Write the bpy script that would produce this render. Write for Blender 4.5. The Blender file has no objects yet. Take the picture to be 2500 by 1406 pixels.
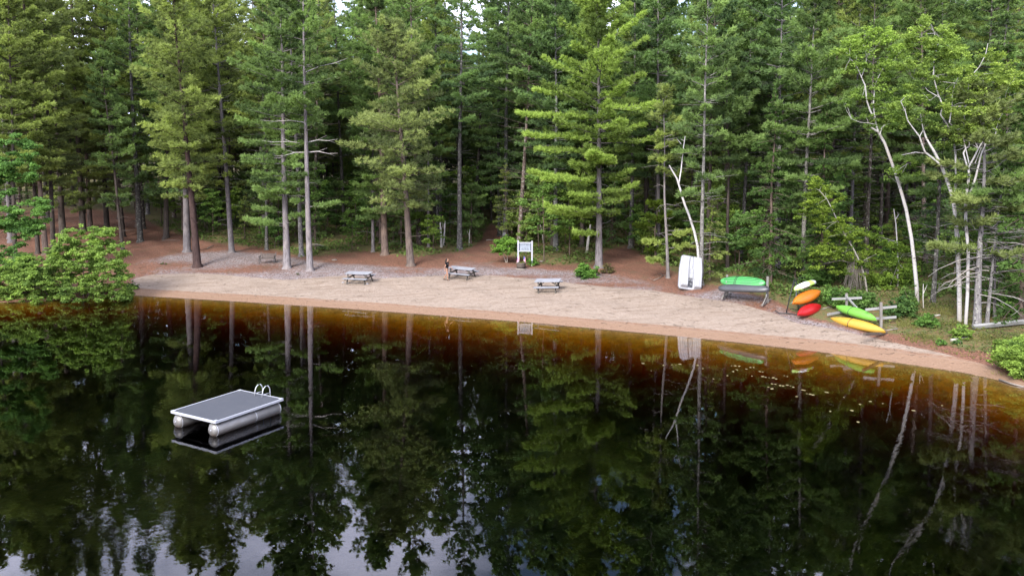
import bpy, math, random
import numpy as np
from mathutils import Vector, Matrix

random.seed(7)
RNG = np.random.default_rng(11)
scene = bpy.context.scene
COL = scene.collection
PI = math.pi

# ------------------------------------------------------------------ camera
CW, CH = 2500.0, 1406.0            # pixel frame the survey points were read in
F, CAMZ, PITCH = 1950.0, 9.9, math.radians(4.0)
PY0 = 400 + F * math.tan(PITCH)
cd = bpy.data.cameras.new('camera'); cam = bpy.data.objects.new('camera', cd); COL.objects.link(cam)
cd.sensor_width = 36.0; cd.lens = F / CW * 36.0
cd.shift_y = -(CH / 2 - PY0) / CW
cd.clip_start = 0.5; cd.clip_end = 3000
cam.location = (0, 0, CAMZ); cam.rotation_euler = (PI / 2 - PITCH, 0, 0)
scene.camera = cam
CP, SP = math.cos(PITCH), math.sin(PITCH)

def ray(px, py):
    u = (px - CW / 2) / F; v = -(py - PY0) / F
    return np.array([u, CP + v * SP, -SP + v * CP])
def at_z(px, py, z):
    d = ray(px, py); t = (z - CAMZ) / d[2]
    return np.array([0, 0, CAMZ]) + d * t
def at_y(px, py, y):
    d = ray(px, py); t = y / d[1]
    return np.array([0, 0, CAMZ]) + d * t
def project(x, y, z):
    zz = z - CAMZ
    dep = y * CP - zz * SP
    up = y * SP + zz * CP
    return CW / 2 + F * x / dep, PY0 - F * up / dep
def pxm(y):                         # pixels per metre at distance y
    return F / y

# ------------------------------------------------------------------ terrain
SHORE_PX = [(-60, 742), (0, 738), (100, 735), (200, 728), (310, 719), (345, 722), (600, 737), (900, 757), (1285, 786),
            (1600, 815), (1800, 835), (2000, 858), (2200, 886), (2350, 908), (2440, 927), (2510, 950)]
SH = np.array([at_z(a, b, 0)[:2] for a, b in SHORE_PX])
SH = np.vstack([[-900, 30], [-120, 52], [-70, 57], SH, [26.5, 31], [29, 24], [31, 10], [33, -80], [40, -900]])

def shore_dist(x, y):
    x = np.asarray(x, float); y = np.asarray(y, float)
    best = np.full(x.shape, 1e9)
    for a, b in zip(SH[:-1], SH[1:]):
        d = b - a; L2 = d @ d
        t = np.clip(((x - a[0]) * d[0] + (y - a[1]) * d[1]) / L2, 0, 1)
        best = np.minimum(best, np.hypot(x - a[0] - t * d[0], y - a[1] - t * d[1]))
    land = y > np.interp(x, SH[:, 0], SH[:, 1])
    return np.where(land, best, -best)

def sstep(a, b, x):
    t = np.clip((x - a) / (b - a), 0, 1); return t * t * (3 - 2 * t)

def terrain(x, y):
    x = np.asarray(x, float); y = np.asarray(y, float)
    d = shore_dist(x, y)
    up = np.interp(d, [0, 1, 4, 8, 13, 25, 45, 80, 120, 170, 240, 700, 1500],
                   [0, .13, .62, 1.22, 1.72, 2.35, 3.2, 4.6, 8, 13, 18, 26, 40])
    k = sstep(13, 19, x) * np.exp(-np.clip(d, 0, None) / 9.0)
    up = up * (1 + .55 * k)
    left = sstep(-14, -24, x) * sstep(22, 40, d)         # the clearing at left lies lower
    up = up - left * .25 * np.clip(up - 2.2, 0, 3)
    bed = -np.interp(-d, [0, 1, 3, 4.5, 6, 8, 12, 60], [0, .10, .48, 1.25, 2.4, 3.8, 5.8, 9])
    z = np.where(d > 0, up, bed)
    amp = sstep(1.5, 5, d) * .05 + sstep(12, 20, d) * .10
    z = z + amp * (np.sin(x * .9 + 1.3 * np.sin(y * .7)) * np.sin(y * 1.1 + .8 * np.sin(x * .6)) + .5 * np.sin(x * 2.3 + y * 1.7))
    return z
def gz(x, y): return float(terrain(np.array([x]), np.array([y]))[0])

TT = np.arange(18, 240, .1)
def ground(px, py):
    """the point of the terrain seen at this pixel"""
    d = ray(px, py); t = TT / d[1]
    xs, ys, zs = d[0] * t, d[1] * t, CAMZ + d[2] * t
    g = np.maximum(terrain(xs, ys), 0)
    i = np.argmax(zs < g)
    return np.array([xs[i], ys[i], g[i]])

# ------------------------------------------------------------------ helpers
def tag(o, label=None, cat=None, group=None, kind=None):
    if label: o['label'] = label
    if cat: o['category'] = cat
    if group: o['group'] = group
    if kind: o['kind'] = kind
    return o
def thing(name, label, cat, loc=(0, 0, 0), rz=0.0, group=None):
    o = bpy.data.objects.new(name, None); COL.objects.link(o)
    o.location = loc; o.rotation_euler = (0, 0, rz); o.empty_display_size = .2
    return tag(o, label, cat, group)
def link(name, me, parent=None, color=None):
    o = bpy.data.objects.new(name, me); COL.objects.link(o)
    if parent is not None: o.parent = parent
    if color is not None: o.color = (*color, 1)
    return o
def kids(o): return [c for c in COL.objects if c.parent == o]
KIDS = {}
def copy_tree(src, parts, loc, rz, sc, color=None, crown_color=None, label=None, group=None, tilt=None):
    """a copy of a thing with a copy of each of its parts"""
    r = src.copy(); COL.objects.link(r)
    r.location = loc; r.rotation_euler = (tilt[0] if tilt else 0, tilt[1] if tilt else 0, rz); r.scale = sc
    if label: r['label'] = label
    if group: r['group'] = group
    for p in parts:
        c = p.copy(); COL.objects.link(c); c.parent = r
        if p.name.startswith('crown'):
            if crown_color is not None: c.color = (*crown_color, 1)
        elif color is not None: c.color = (*color, 1)
    return r

def mesh_np(name, V, Fs, mats, tone=None, midx=None, smooth=False):
    """mesh from arrays; Fs is an (n,3) or (n,4) array"""
    me = bpy.data.meshes.new(name)
    V = np.ascontiguousarray(V, dtype=np.float32); Fs = np.ascontiguousarray(Fs, dtype=np.int32)
    n, k = Fs.shape
    me.vertices.add(len(V)); me.vertices.foreach_set('co', V.ravel())
    me.loops.add(n * k); me.loops.foreach_set('vertex_index', Fs.ravel())
    me.polygons.add(n); me.polygons.foreach_set('loop_start', np.arange(n, dtype=np.int32) * k)
    if midx is not None: me.polygons.foreach_set('material_index', np.asarray(midx, dtype=np.int32))
    if smooth: me.polygons.foreach_set('use_smooth', np.ones(n, dtype=bool))
    for m in (mats if isinstance(mats, (list, tuple)) else [mats]): me.materials.append(m)
    me.update(calc_edges=True)
    if tone is not None:
        a = me.attributes.new('tone', 'FLOAT', 'POINT'); a.data.foreach_set('value', np.asarray(tone, dtype=np.float32))
    return me

class MB:
    """collects shapes and links them as one mesh object"""
    def __init__(s): s.v = []; s.f = []; s.sm = []
    def add(s, vs, fs, smooth=False):
        b = len(s.v); s.v += [tuple(map(float, v)) for v in vs]
        s.f += [tuple(i + b for i in f) for f in fs]; s.sm += [smooth] * len(fs)
    def box(s, c, size, rot=None, taper=1.0):
        hx, hy, hz = [q / 2 for q in size]
        P = [Vector((x * hx * (taper if z > 0 else 1), y * hy * (taper if z > 0 else 1), z * hz)) for z in (-1, 1) for y in (-1, 1) for x in (-1, 1)]
        b = min(hx, hy, hz) * .0
        if rot is not None: P = [rot @ p for p in P]
        s.add([p + Vector(c) for p in P], [(0, 2, 3, 1), (4, 5, 7, 6), (0, 1, 5, 4), (2, 6, 7, 3), (0, 4, 6, 2), (1, 3, 7, 5)])
    def bar(s, a, b, w, h, up=(0, 0, 1)):
        """a plank of section w x h from a to b"""
        a, b = Vector(a), Vector(b); d = b - a; L = d.length; x = d.normalized()
        y = Vector(up).cross(x)
        if y.length < 1e-4: y = Vector((0, 1, 0)).cross(x)
        y.normalize(); z = x.cross(y)
        R = Matrix((x, y, z)).transposed()
        s.box((a + b) / 2, (L, w, h), R)
    def tube(s, pts, radii, n=8, caps=True):
        vs, fs = tube_arrays(pts, radii, n)
        b = len(s.v); s.add(vs, [tuple(q) for q in fs], True)
        if caps:
            m = len(pts)
            s.add([], [])
            s.f.append(tuple(b + i for i in range(n))[::-1]); s.f.append(tuple(b + (m - 1) * n + i for i in range(n))); s.sm += [False, False]
    def loft(s, rings, closed=True, caps=True, smooth=True):
        n = len(rings[0]); b = len(s.v); fs = []
        vs = [p for r in rings for p in r]
        for i in range(len(rings) - 1):
            for j in range(n if closed else n - 1):
                k = (j + 1) % n
                fs.append((i * n + j, i * n + k, (i + 1) * n + k, (i + 1) * n + j))
        s.add(vs, fs, smooth)
        if caps:
            s.f.append(tuple(b + i for i in range(n))[::-1]); s.f.append(tuple(b + (len(rings) - 1) * n + i for i in range(n))); s.sm += [smooth, smooth]
    def build(s, name, m, parent=None, bevel=0, color=None):
        me = bpy.data.meshes.new(name); me.from_pydata(s.v, [], s.f); me.materials.append(m)
        me.polygons.foreach_set('use_smooth', s.sm); me.validate(); me.update()
        o = link(name, me, parent, color)
        if bevel:
            md = o.modifiers.new('bevel', 'BEVEL'); md.width = bevel; md.segments = 2; md.limit_method = 'ANGLE'
        return o

def tube_arrays(pts, radii, n=6):
    P = np.asarray(pts, float); m = len(P)
    T = np.gradient(P, axis=0); T /= np.linalg.norm(T, axis=1)[:, None] + 1e-9
    ref = np.array([1., 0, 0]) if abs(T[0, 0]) < .8 else np.array([0, 1., 0])
    A = np.cross(T, ref); A /= np.linalg.norm(A, axis=1)[:, None] + 1e-9
    B = np.cross(T, A)
    ang = np.arange(n) * 2 * PI / n
    R = np.asarray(radii, float)
    V = P[:, None, :] + R[:, None, None] * (np.cos(ang)[None, :, None] * A[:, None, :] + np.sin(ang)[None, :, None] * B[:, None, :])
    i = np.arange(m - 1)[:, None] * n; j = np.arange(n)[None, :]; k = (j + 1) % n
    Fq = np.stack([i + j, i + k, i + n + k, i + n + j], -1).reshape(-1, 4)
    return V.reshape(-1, 3), Fq

# ------------------------------------------------------------------ materials
class NT:
    def __init__(s, name):
        s.m = bpy.data.materials.new(name); s.m.use_nodes = True; s.t = s.m.node_tree; s.t.nodes.clear()
        s.out = s.n('ShaderNodeOutputMaterial')
    def n(s, typ, **kw):
        o = s.t.nodes.new(typ)
        for k, v in kw.items(): setattr(o, k, v)
        return o
    def l(s, a, b): s.t.links.new(a, b)
    def val(s, sock, v):
        if hasattr(v, 'node'): s.l(v, sock)
        else: sock.default_value = (*v, 1) if isinstance(v, tuple) and len(v) == 3 and len(sock.default_value) == 4 else v
    def coord(s, kind='Object'): return s.n('ShaderNodeTexCoord').outputs[kind]
    def pos(s): return s.n('ShaderNodeNewGeometry').outputs['Position']
    def mapping(s, vec, scale=(1, 1, 1)):
        m = s.n('ShaderNodeMapping'); s.l(vec, m.inputs['Vector']); m.inputs['Scale'].default_value = scale; return m.outputs[0]
    def noise(s, vec, scale, detail=3, rough=.55, dist=0.0):
        o = s.n('ShaderNodeTexNoise'); s.l(vec, o.inputs['Vector'])
        o.inputs['Scale'].default_value = scale; o.inputs['Detail'].default_value = detail; o.inputs['Roughness'].default_value = rough
        o.inputs['Distortion'].default_value = dist
        return o.outputs[0]
    def voronoi(s, vec, scale, out='Color'):
        o = s.n('ShaderNodeTexVoronoi'); s.l(vec, o.inputs['Vector']); o.inputs['Scale'].default_value = scale; return o.outputs[out]
    def ramp(s, fac, stops, interp='LINEAR'):
        o = s.n('ShaderNodeValToRGB'); s.l(fac, o.inputs[0]); e = o.color_ramp; e.interpolation = interp
        while len(e.elements) < len(stops): e.elements.new(.5)
        for q, (p, c) in zip(e.elements, stops):
            q.position = p; q.color = (*c, 1) if isinstance(c, tuple) else (c, c, c, 1)
        return o.outputs[0]
    def mix(s, fac, a, b, mode='MIX'):
        o = s.n('ShaderNodeMix', data_type='RGBA', blend_type=mode)
        s.val(o.inputs['Factor'], fac); s.val(o.inputs['A'], a); s.val(o.inputs['B'], b); return o.outputs['Result']
    def math(s, op, a, b=0.0, c=0.0, clamp=False):
        o = s.n('ShaderNodeMath', operation=op, use_clamp=clamp)
        s.val(o.inputs[0], a); s.val(o.inputs[1], b); s.val(o.inputs[2], c); return o.outputs[0]
    def attr(s, name): return s.n('ShaderNodeAttribute', attribute_name=name).outputs['Fac']
    def objcolor(s): return s.n('ShaderNodeObjectInfo').outputs['Color']
    def objrand(s): return s.n('ShaderNodeObjectInfo').outputs['Random']
    def bump(s, h, strength, dist=.02):
        o = s.n('ShaderNodeBump'); o.inputs['Strength'].default_value = strength; o.inputs['Distance'].default_value = dist; s.l(h, o.inputs['Height']); return o.outputs[0]
    def bsdf(s, color, rough=.6, metal=0.0, spec=.3, normal=None):
        o = s.n('ShaderNodeBsdfPrincipled'); s.val(o.inputs['Base Color'], color); s.val(o.inputs['Roughness'], rough)
        o.inputs['Metallic'].default_value = metal; o.inputs['Specular IOR Level'].default_value = spec
        if normal: s.l(normal, o.inputs['Normal'])
        s.l(o.outputs[0], s.out.inputs['Surface']); return o

def m_paint(name, c, rough=.5, spec=.4, dirt=.25, scale=6, metal=0.0, bump=0.0, dark=(.10, .08, .06)):
    c = tuple(q * .51 for q in c); dark = tuple(q * .51 for q in dark)
    t = NT(name); v = t.coord()
    n = t.noise(v, scale, 5, .65)
    f = t.ramp(n, [(.45, 0.0), (.75, 1.0)])
    col = t.mix(t.math('MULTIPLY', f, dirt), c, dark)
    n2 = t.noise(v, scale * 5, 3)
    col = t.mix(t.math('MULTIPLY', n2, .25), col, tuple(q * .6 for q in c))
    t.bsdf(col, t.math('ADD', t.math('MULTIPLY', n, .2), rough - .1), metal, spec, t.bump(n2, bump) if bump else None)
    return t.m

def m_wood(name, c1, c2, axis=0, scale=10):
    c1 = tuple(q * .51 for q in c1); c2 = tuple(q * .51 for q in c2)
    t = NT(name); sc = [1, 1, 1]; sc[axis] = .12
    v = t.mapping(t.coord(), tuple(sc))
    n = t.noise(v, scale, 6, .7, .4); n2 = t.noise(t.coord(), 1.7, 3)
    col = t.mix(t.ramp(n, [(.3, 0.0), (.7, 1.0)]), c1, c2)
    col = t.mix(t.math('MULTIPLY', t.ramp(n2, [(.45, 0.0), (.7, 1.0)]), .35), col, tuple(q * .5 for q in c1))
    t.bsdf(col, .8, 0, .2, t.bump(n, .3, .01)); return t.m

def m_bark(name, kind):
    t = NT(name); oc = t.objcolor(); v = t.coord()
    vs = t.mapping(v, (1, 1, .22))
    n = t.noise(vs, 9, 5, .7); big = t.noise(v, 1.1, 3, .6)
    if kind == 'plain':
        col = t.mix(t.ramp(n, [(.35, 0.0), (.65, 1.0)]), t.mix(1.0, oc, (.42, .40, .38), 'MULTIPLY'), oc)
        col = t.mix(t.ramp(big, [(.45, 0.0), (.7, .5)]), col, t.mix(1.0, oc, (1.25, 1.15, 1.0), 'MULTIPLY'))
    elif kind == 'mottled':
        sp = t.noise(v, 5.5, 4, .6)
        col = t.mix(t.ramp(n, [(.35, 0.0), (.65, 1.0)]), t.mix(1.0, oc, (.4, .4, .4), 'MULTIPLY'), oc)
        col = t.mix(t.ramp(sp, [(.55, 0.0), (.62, .75)]), col, (.22, .22, .19))
        sp2 = t.noise(v, 9, 2, .5)
        col = t.mix(t.ramp(sp2, [(.62, 0.0), (.65, 1.0)]), col, (.02, .02, .018))
    else:
        h = t.noise(t.mapping(v, (1, 1, 7)), 2.2, 4, .65)
        col = t.mix(t.ramp(h, [(.60, 0.0), (.66, 1.0)]), oc, (.06, .05, .045))
        col = t.mix(t.ramp(big, [(.5, 0.0), (.75, .6)]), col, (.36, .30, .25))
        z = t.n('ShaderNodeSeparateXYZ'); t.l(v, z.inputs[0])
        low = t.math('MULTIPLY', t.ramp(t.math('ADD', t.math('MULTIPLY', z.outputs[2], .35), t.math('MULTIPLY', h, .6)), [(.35, 1.0), (.75, 0.0)]), .75)
        col = t.mix(low, col, (.20, .18, .15))
    t.bsdf(col, .9, 0, .15, t.bump(n, .5, .03)); return t.m

def m_leaf(name, warm, trans=.35):
    """foliage: colour comes from the object, each leaf's own tone shifts it"""
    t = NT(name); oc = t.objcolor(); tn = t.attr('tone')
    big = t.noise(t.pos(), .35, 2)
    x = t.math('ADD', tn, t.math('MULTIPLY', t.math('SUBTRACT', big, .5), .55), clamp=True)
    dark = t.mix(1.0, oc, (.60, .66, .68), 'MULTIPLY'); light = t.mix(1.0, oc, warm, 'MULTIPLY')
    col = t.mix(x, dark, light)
    d = t.n('ShaderNodeBsdfDiffuse'); t.l(col, d.inputs[0])
    tr = t.n('ShaderNodeBsdfTranslucent'); t.l(t.mix(1.0, col, (1.1, 1.15, .75), 'MULTIPLY'), tr.inputs[0])
    mx = t.n('ShaderNodeMixShader'); mx.inputs[0].default_value = trans
    t.l(d.outputs[0], mx.inputs[1]); t.l(tr.outputs[0], mx.inputs[2]); t.l(mx.outputs[0], t.out.inputs[0]); return t.m

M = {}
M['needle'] = m_leaf('pine_needles', (1.82, 1.88, 1.42), .48)
M['leaf'] = m_leaf('broad_leaves', (1.9, 1.8, 1.4), .45)
M['bark'] = m_bark('bark', 'plain'); M['mottled'] = m_bark('lichen_bark', 'mottled'); M['birch'] = m_bark('birch_bark', 'birch')
def pontoon_metal():
    t = NT('weathered_aluminium'); v = t.coord(); z = t.n('ShaderNodeSeparateXYZ'); t.l(v, z.inputs[0])
    n = t.noise(t.mapping(v, (.4, 1, 1)), 5, 5, .65); n2 = t.noise(v, 1.4, 3)
    col = t.mix(t.ramp(n, [(.35, 0.0), (.7, 1.0)]), (.15, .148, .148), (.115, .106, .098))
    wl = t.math('ADD', t.math('MULTIPLY', z.outputs[2], -5.0), t.math('ADD', .75, t.math('MULTIPLY', t.math('SUBTRACT', n2, .5), .9)), clamp=True)
    col = t.mix(t.math('MULTIPLY', wl, .8), col, (.10, .062, .036)); t.bsdf(col, .42, .35, .5, t.bump(n, .1, .01)); return t.m
M['alu'] = pontoon_metal()
M['alu_edge'] = m_paint('aluminium_edge', (.78, .80, .86), .4, .5, .1, 4, .35)
M['deck'] = m_paint('raft_deck_mat', (.088, .095, .112), .85, .2, .3, 2.5, 0, .3, (.16, .16, .17))
M['frame_steel'] = m_paint('dark_steel', (.03, .03, .035), .6, .3, .2)  # near-black steel of the raft underframe
M['table'] = m_wood('weathered_table_wood', (.30, .31, .34), (.42, .43, .47), 0)
M['table_leg'] = m_wood('dark_table_wood', (.09, .08, .07), (.16, .14, .12), 2)
M['post'] = m_wood('grey_post_wood', (.26, .24, .22), (.40, .37, .34), 2)
M['arm'] = m_wood('grey_arm_wood', (.33, .33, .33), (.48, .48, .47), 0)
M['slat'] = m_wood('bench_slat_wood', (.10, .08, .07), (.19, .155, .14), 0)
M['iron'] = m_paint('black_iron', (.018, .018, .02), .5, .4, .15)
M['white'] = m_paint('white_paint', (.56, .57, .63), .5, .4, .12, 5, 0, 0, (.35, .34, .32))
M['sign_panel'] = m_paint('pale_sign_panel', (.40, .455, .54), .5, .4, .08)
M['navy'] = m_paint('navy_paint', (.03, .045, .085), .5, .4, .1)
M['ink'] = m_paint('dark_lettering', (.02, .025, .05), .6, .3, 0)
M['boat'] = m_paint('white_boat_plastic', (.52, .53, .57), .38, .5, .45, 3, 0, 0, (.28, .27, .26))
M['boat_edge'] = m_paint('grey_boat_trim', (.20, .21, .24), .5, .4, .2)
M['black'] = m_paint('black_plastic', (.015, .017, .022), .45, .4, .1)
def kay(name, c, fade): return m_paint(name, c, .38, .5, .35, 2.2, 0, 0, fade)
M['k_green'] = kay('bright_green_plastic', (.10, .50, .13), (.16, .55, .20))
M['k_grey'] = kay('charcoal_plastic', (.075, .078, .088), (.14, .14, .15))
M['k_lime'] = kay('lime_plastic', (.22, .62, .08), (.30, .68, .16))
M['k_yellow'] = kay('yellow_plastic', (.72, .42, .05), (.62, .34, .05))
M['k_orange'] = kay('orange_plastic', (.80, .22, .015), (.70, .30, .02))
M['k_red'] = kay('red_plastic', (.60, .008, .015), (.45, .01, .02))
M['groove'] = m_paint('dark_green_groove', (.015, .10, .04), .5, .3, .1)
M['skin'] = m_paint('skin', (.50, .27, .18), .55, .4, .05, 5)
M['cloth'] = m_paint('black_cotton', (.014, .014, .018), .9, .1, .1)
M['hair'] = m_paint('dark_hair', (.018, .012, .01), .55, .3, .1)
M['barrel'] = m_wood('old_barrel_wood', (.10, .075, .06), (.18, .14, .115), 2)
M['hoop'] = m_paint('barrel_rim', (.30, .25, .20), .8, .2, .4)
M['stone'] = m_paint('pale_stone', (.36, .31, .27), .9, .2, .5, 4)
M['stone_w'] = m_paint('white_stone', (.62, .61, .58), .9, .2, .3, 4)
M['stick'] = m_wood('dead_stick', (.24, .20, .17), (.40, .36, .32), 0)
M['soil'] = m_paint('planting_soil', (.05, .035, .025), .95, .1, .3)

def two_tone():
    t = NT('white_lime_plastic'); v = t.coord('Generated'); s = t.n('ShaderNodeSeparateXYZ'); t.l(v, s.inputs[0])
    n = t.noise(t.coord(), 1.2, 2)
    x = t.math('ADD', s.outputs[0], t.math('MULTIPLY', t.math('SUBTRACT', n, .5), .25))
    col = t.ramp(x, [(.0, (.42, .66, .18)), (.12, (.45, .68, .22)), (.22, (.78, .80, .80)), (.52, (.76, .78, .78)), (.62, (.36, .62, .10)), (.78, (.36, .60, .12)), (.86, (.45, .45, .47)), (1, (.42, .42, .44))])
    t.bsdf(col, .4, 0, .5); return t.m
M['k_white'] = two_tone()

def flag_mat():
    t = NT('striped_flag_cloth'); s = t.n('ShaderNodeSeparateXYZ'); t.l(t.coord('Generated'), s.inputs[0])
    st = t.math('GREATER_THAN', t.math('FRACT', t.math('MULTIPLY', s.outputs[2], 6.5)), .5)
    col = t.mix(st, (.70, .60, .66), (.46, .03, .07))
    can = t.math('MULTIPLY', t.math('GREATER_THAN', s.outputs[2], .46), t.math('LESS_THAN', s.outputs[0], .42))
    col = t.mix(can, col, (.05, .06, .22)); t.bsdf(col, .8, 0, .2); return t.m
M['flag'] = flag_mat()

# ------------------------------------------------------------------ world and sun
SUN = Vector((.36, .74, -.60)).normalized()
w = bpy.data.worlds.new('World'); scene.world = w; w.use_nodes = True
nt = w.node_tree; nt.nodes.clear()
out = nt.nodes.new('ShaderNodeOutputWorld'); bg = nt.nodes.new('ShaderNodeBackground')
sky = nt.nodes.new('ShaderNodeTexSky'); sky.sky_type = 'NISHITA'; sky.sun_disc = False
sky.sun_elevation = math.asin(-SUN.z); sky.sun_rotation = math.atan2(-SUN.x, -SUN.y)
sky.air_density = 1.0; sky.dust_density = 1.5
tc = nt.nodes.new('ShaderNodeTexCoord'); cn = nt.nodes.new('ShaderNodeTexNoise'); mp = nt.nodes.new('ShaderNodeMapping')
mp.inputs['Scale'].default_value = (1.3, 1.3, 2.6)
nt.links.new(tc.outputs['Generated'], mp.inputs[0]); nt.links.new(mp.outputs[0], cn.inputs['Vector'])
cn.inputs['Scale'].default_value = 2.4; cn.inputs['Detail'].default_value = 6; cn.inputs['Roughness'].default_value = .55
cr = nt.nodes.new('ShaderNodeValToRGB'); cr.color_ramp.elements[0].position = .40; cr.color_ramp.elements[1].position = .58
nt.links.new(cn.outputs[0], cr.inputs[0])
cc = nt.nodes.new('ShaderNodeMix'); cc.data_type = 'RGBA'
cc.inputs['B'].default_value = (14.3, 14.6, 18.3, 1)          # thin bright cloud, before the background strength
nt.links.new(cr.outputs[0], cc.inputs['Factor']); nt.links.new(sky.outputs[0], cc.inputs['A'])
nt.links.new(cc.outputs['Result'], bg.inputs['Color']); bg.inputs['Strength'].default_value = .1
nt.links.new(bg.outputs[0], out.inputs[0])
ld = bpy.data.lights.new('sun', 'SUN'); ld.energy = 2.9; ld.angle = math.radians(24); ld.color = (1, .96, .9)
lo = bpy.data.objects.new('sun', ld); COL.objects.link(lo); lo.rotation_euler = SUN.to_track_quat('-Z', 'Y').to_euler(); lo.location = (-30, -30, 60)

scene.view_settings.view_transform = 'Standard'; scene.view_settings.look = 'None'
scene.view_settings.exposure = 1.62; scene.view_settings.gamma = 1
cy = scene.cycles
cy.use_denoising = True
cy.max_bounces = 6; cy.diffuse_bounces = 4; cy.glossy_bounces = 3; cy.transmission_bounces = 4; cy.transparent_max_bounces = 8
cy.caustics_reflective = False; cy.caustics_refractive = False; cy.sample_clamp_indirect = 4

# ------------------------------------------------------------------ ground sheet
def axis(lo_, hi_, step, far_lo, far_hi, g=1.28):
    a = list(np.arange(lo_, hi_, step)); s = step
    while a[-1] < far_hi: s *= g; a.append(a[-1] + s)
    s = step; pre = [lo_]
    while pre[-1] > far_lo: s *= g; pre.append(pre[-1] - s)
    return np.array(pre[:0:-1] + a)
def polyline_y(pts, px):
    p = np.array(pts, float); return np.interp(px, p[:, 0], p[:, 1])
EDGE_SAND = [(-500, 690), (300, 698), (330, 680), (360, 672), (480, 666), (600, 676), (700, 684), (800, 676), (850, 672), (930, 680), (1000, 676), (1100, 672), (1200, 672),
             (1300, 681), (1400, 692), (1500, 702), (1600, 710), (1700, 726), (1800, 740), (1890, 765), (1950, 790), (2060, 808), (2170, 834), (2300, 862), (2400, 888), (2460, 915), (2600, 980)]
EDGE_MULCH = [(-500, 700), (310, 690), (330, 640), (400, 628), (450, 618), (560, 612), (650, 620), (800, 642), (900, 648), (1000, 655), (1080, 655), (1130, 640), (1200, 645), (1300, 655), (1400, 664), (1500, 672), (1560, 684),
              (1620, 700), (1700, 716), (1760, 705), (1860, 725), (1950, 775), (2100, 812), (2200, 850), (2600, 980)]
EDGE_NEEDLE = [(-500, 560), (0, 520), (180, 505), (330, 520), (400, 560), (520, 592), (650, 605), (740, 628), (900, 612), (1000, 628), (1060, 622), (1130, 612), (1175, 590), (1185, 560), (1200, 548), (1222, 560), (1235, 620), (1300, 645),
               (1450, 645), (1480, 610), (1530, 600), (1600, 640), (1700, 690), (1800, 705), (1900, 735), (1950, 765), (2060, 795), (2160, 812), (2250, 835), (2350, 862), (2450, 880), (2600, 960)]
gx = axis(-46, 40, .42, -1400, 1400); gy = axis(30, 100, .42, -900, 1500)
X, Y = np.meshgrid(gx, gy); Z = terrain(X, Y)
nx, ny = len(gx), len(gy)
ii = np.arange(nx * ny).reshape(ny, nx)
FQ = np.stack([ii[:-1, :-1], ii[:-1, 1:], ii[1:, 1:], ii[1:, :-1]], -1).reshape(-1, 4)
PX, PYY = project(X, np.maximum(Y, 5), Z); PX = np.clip(PX, -400, 2600)
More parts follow.
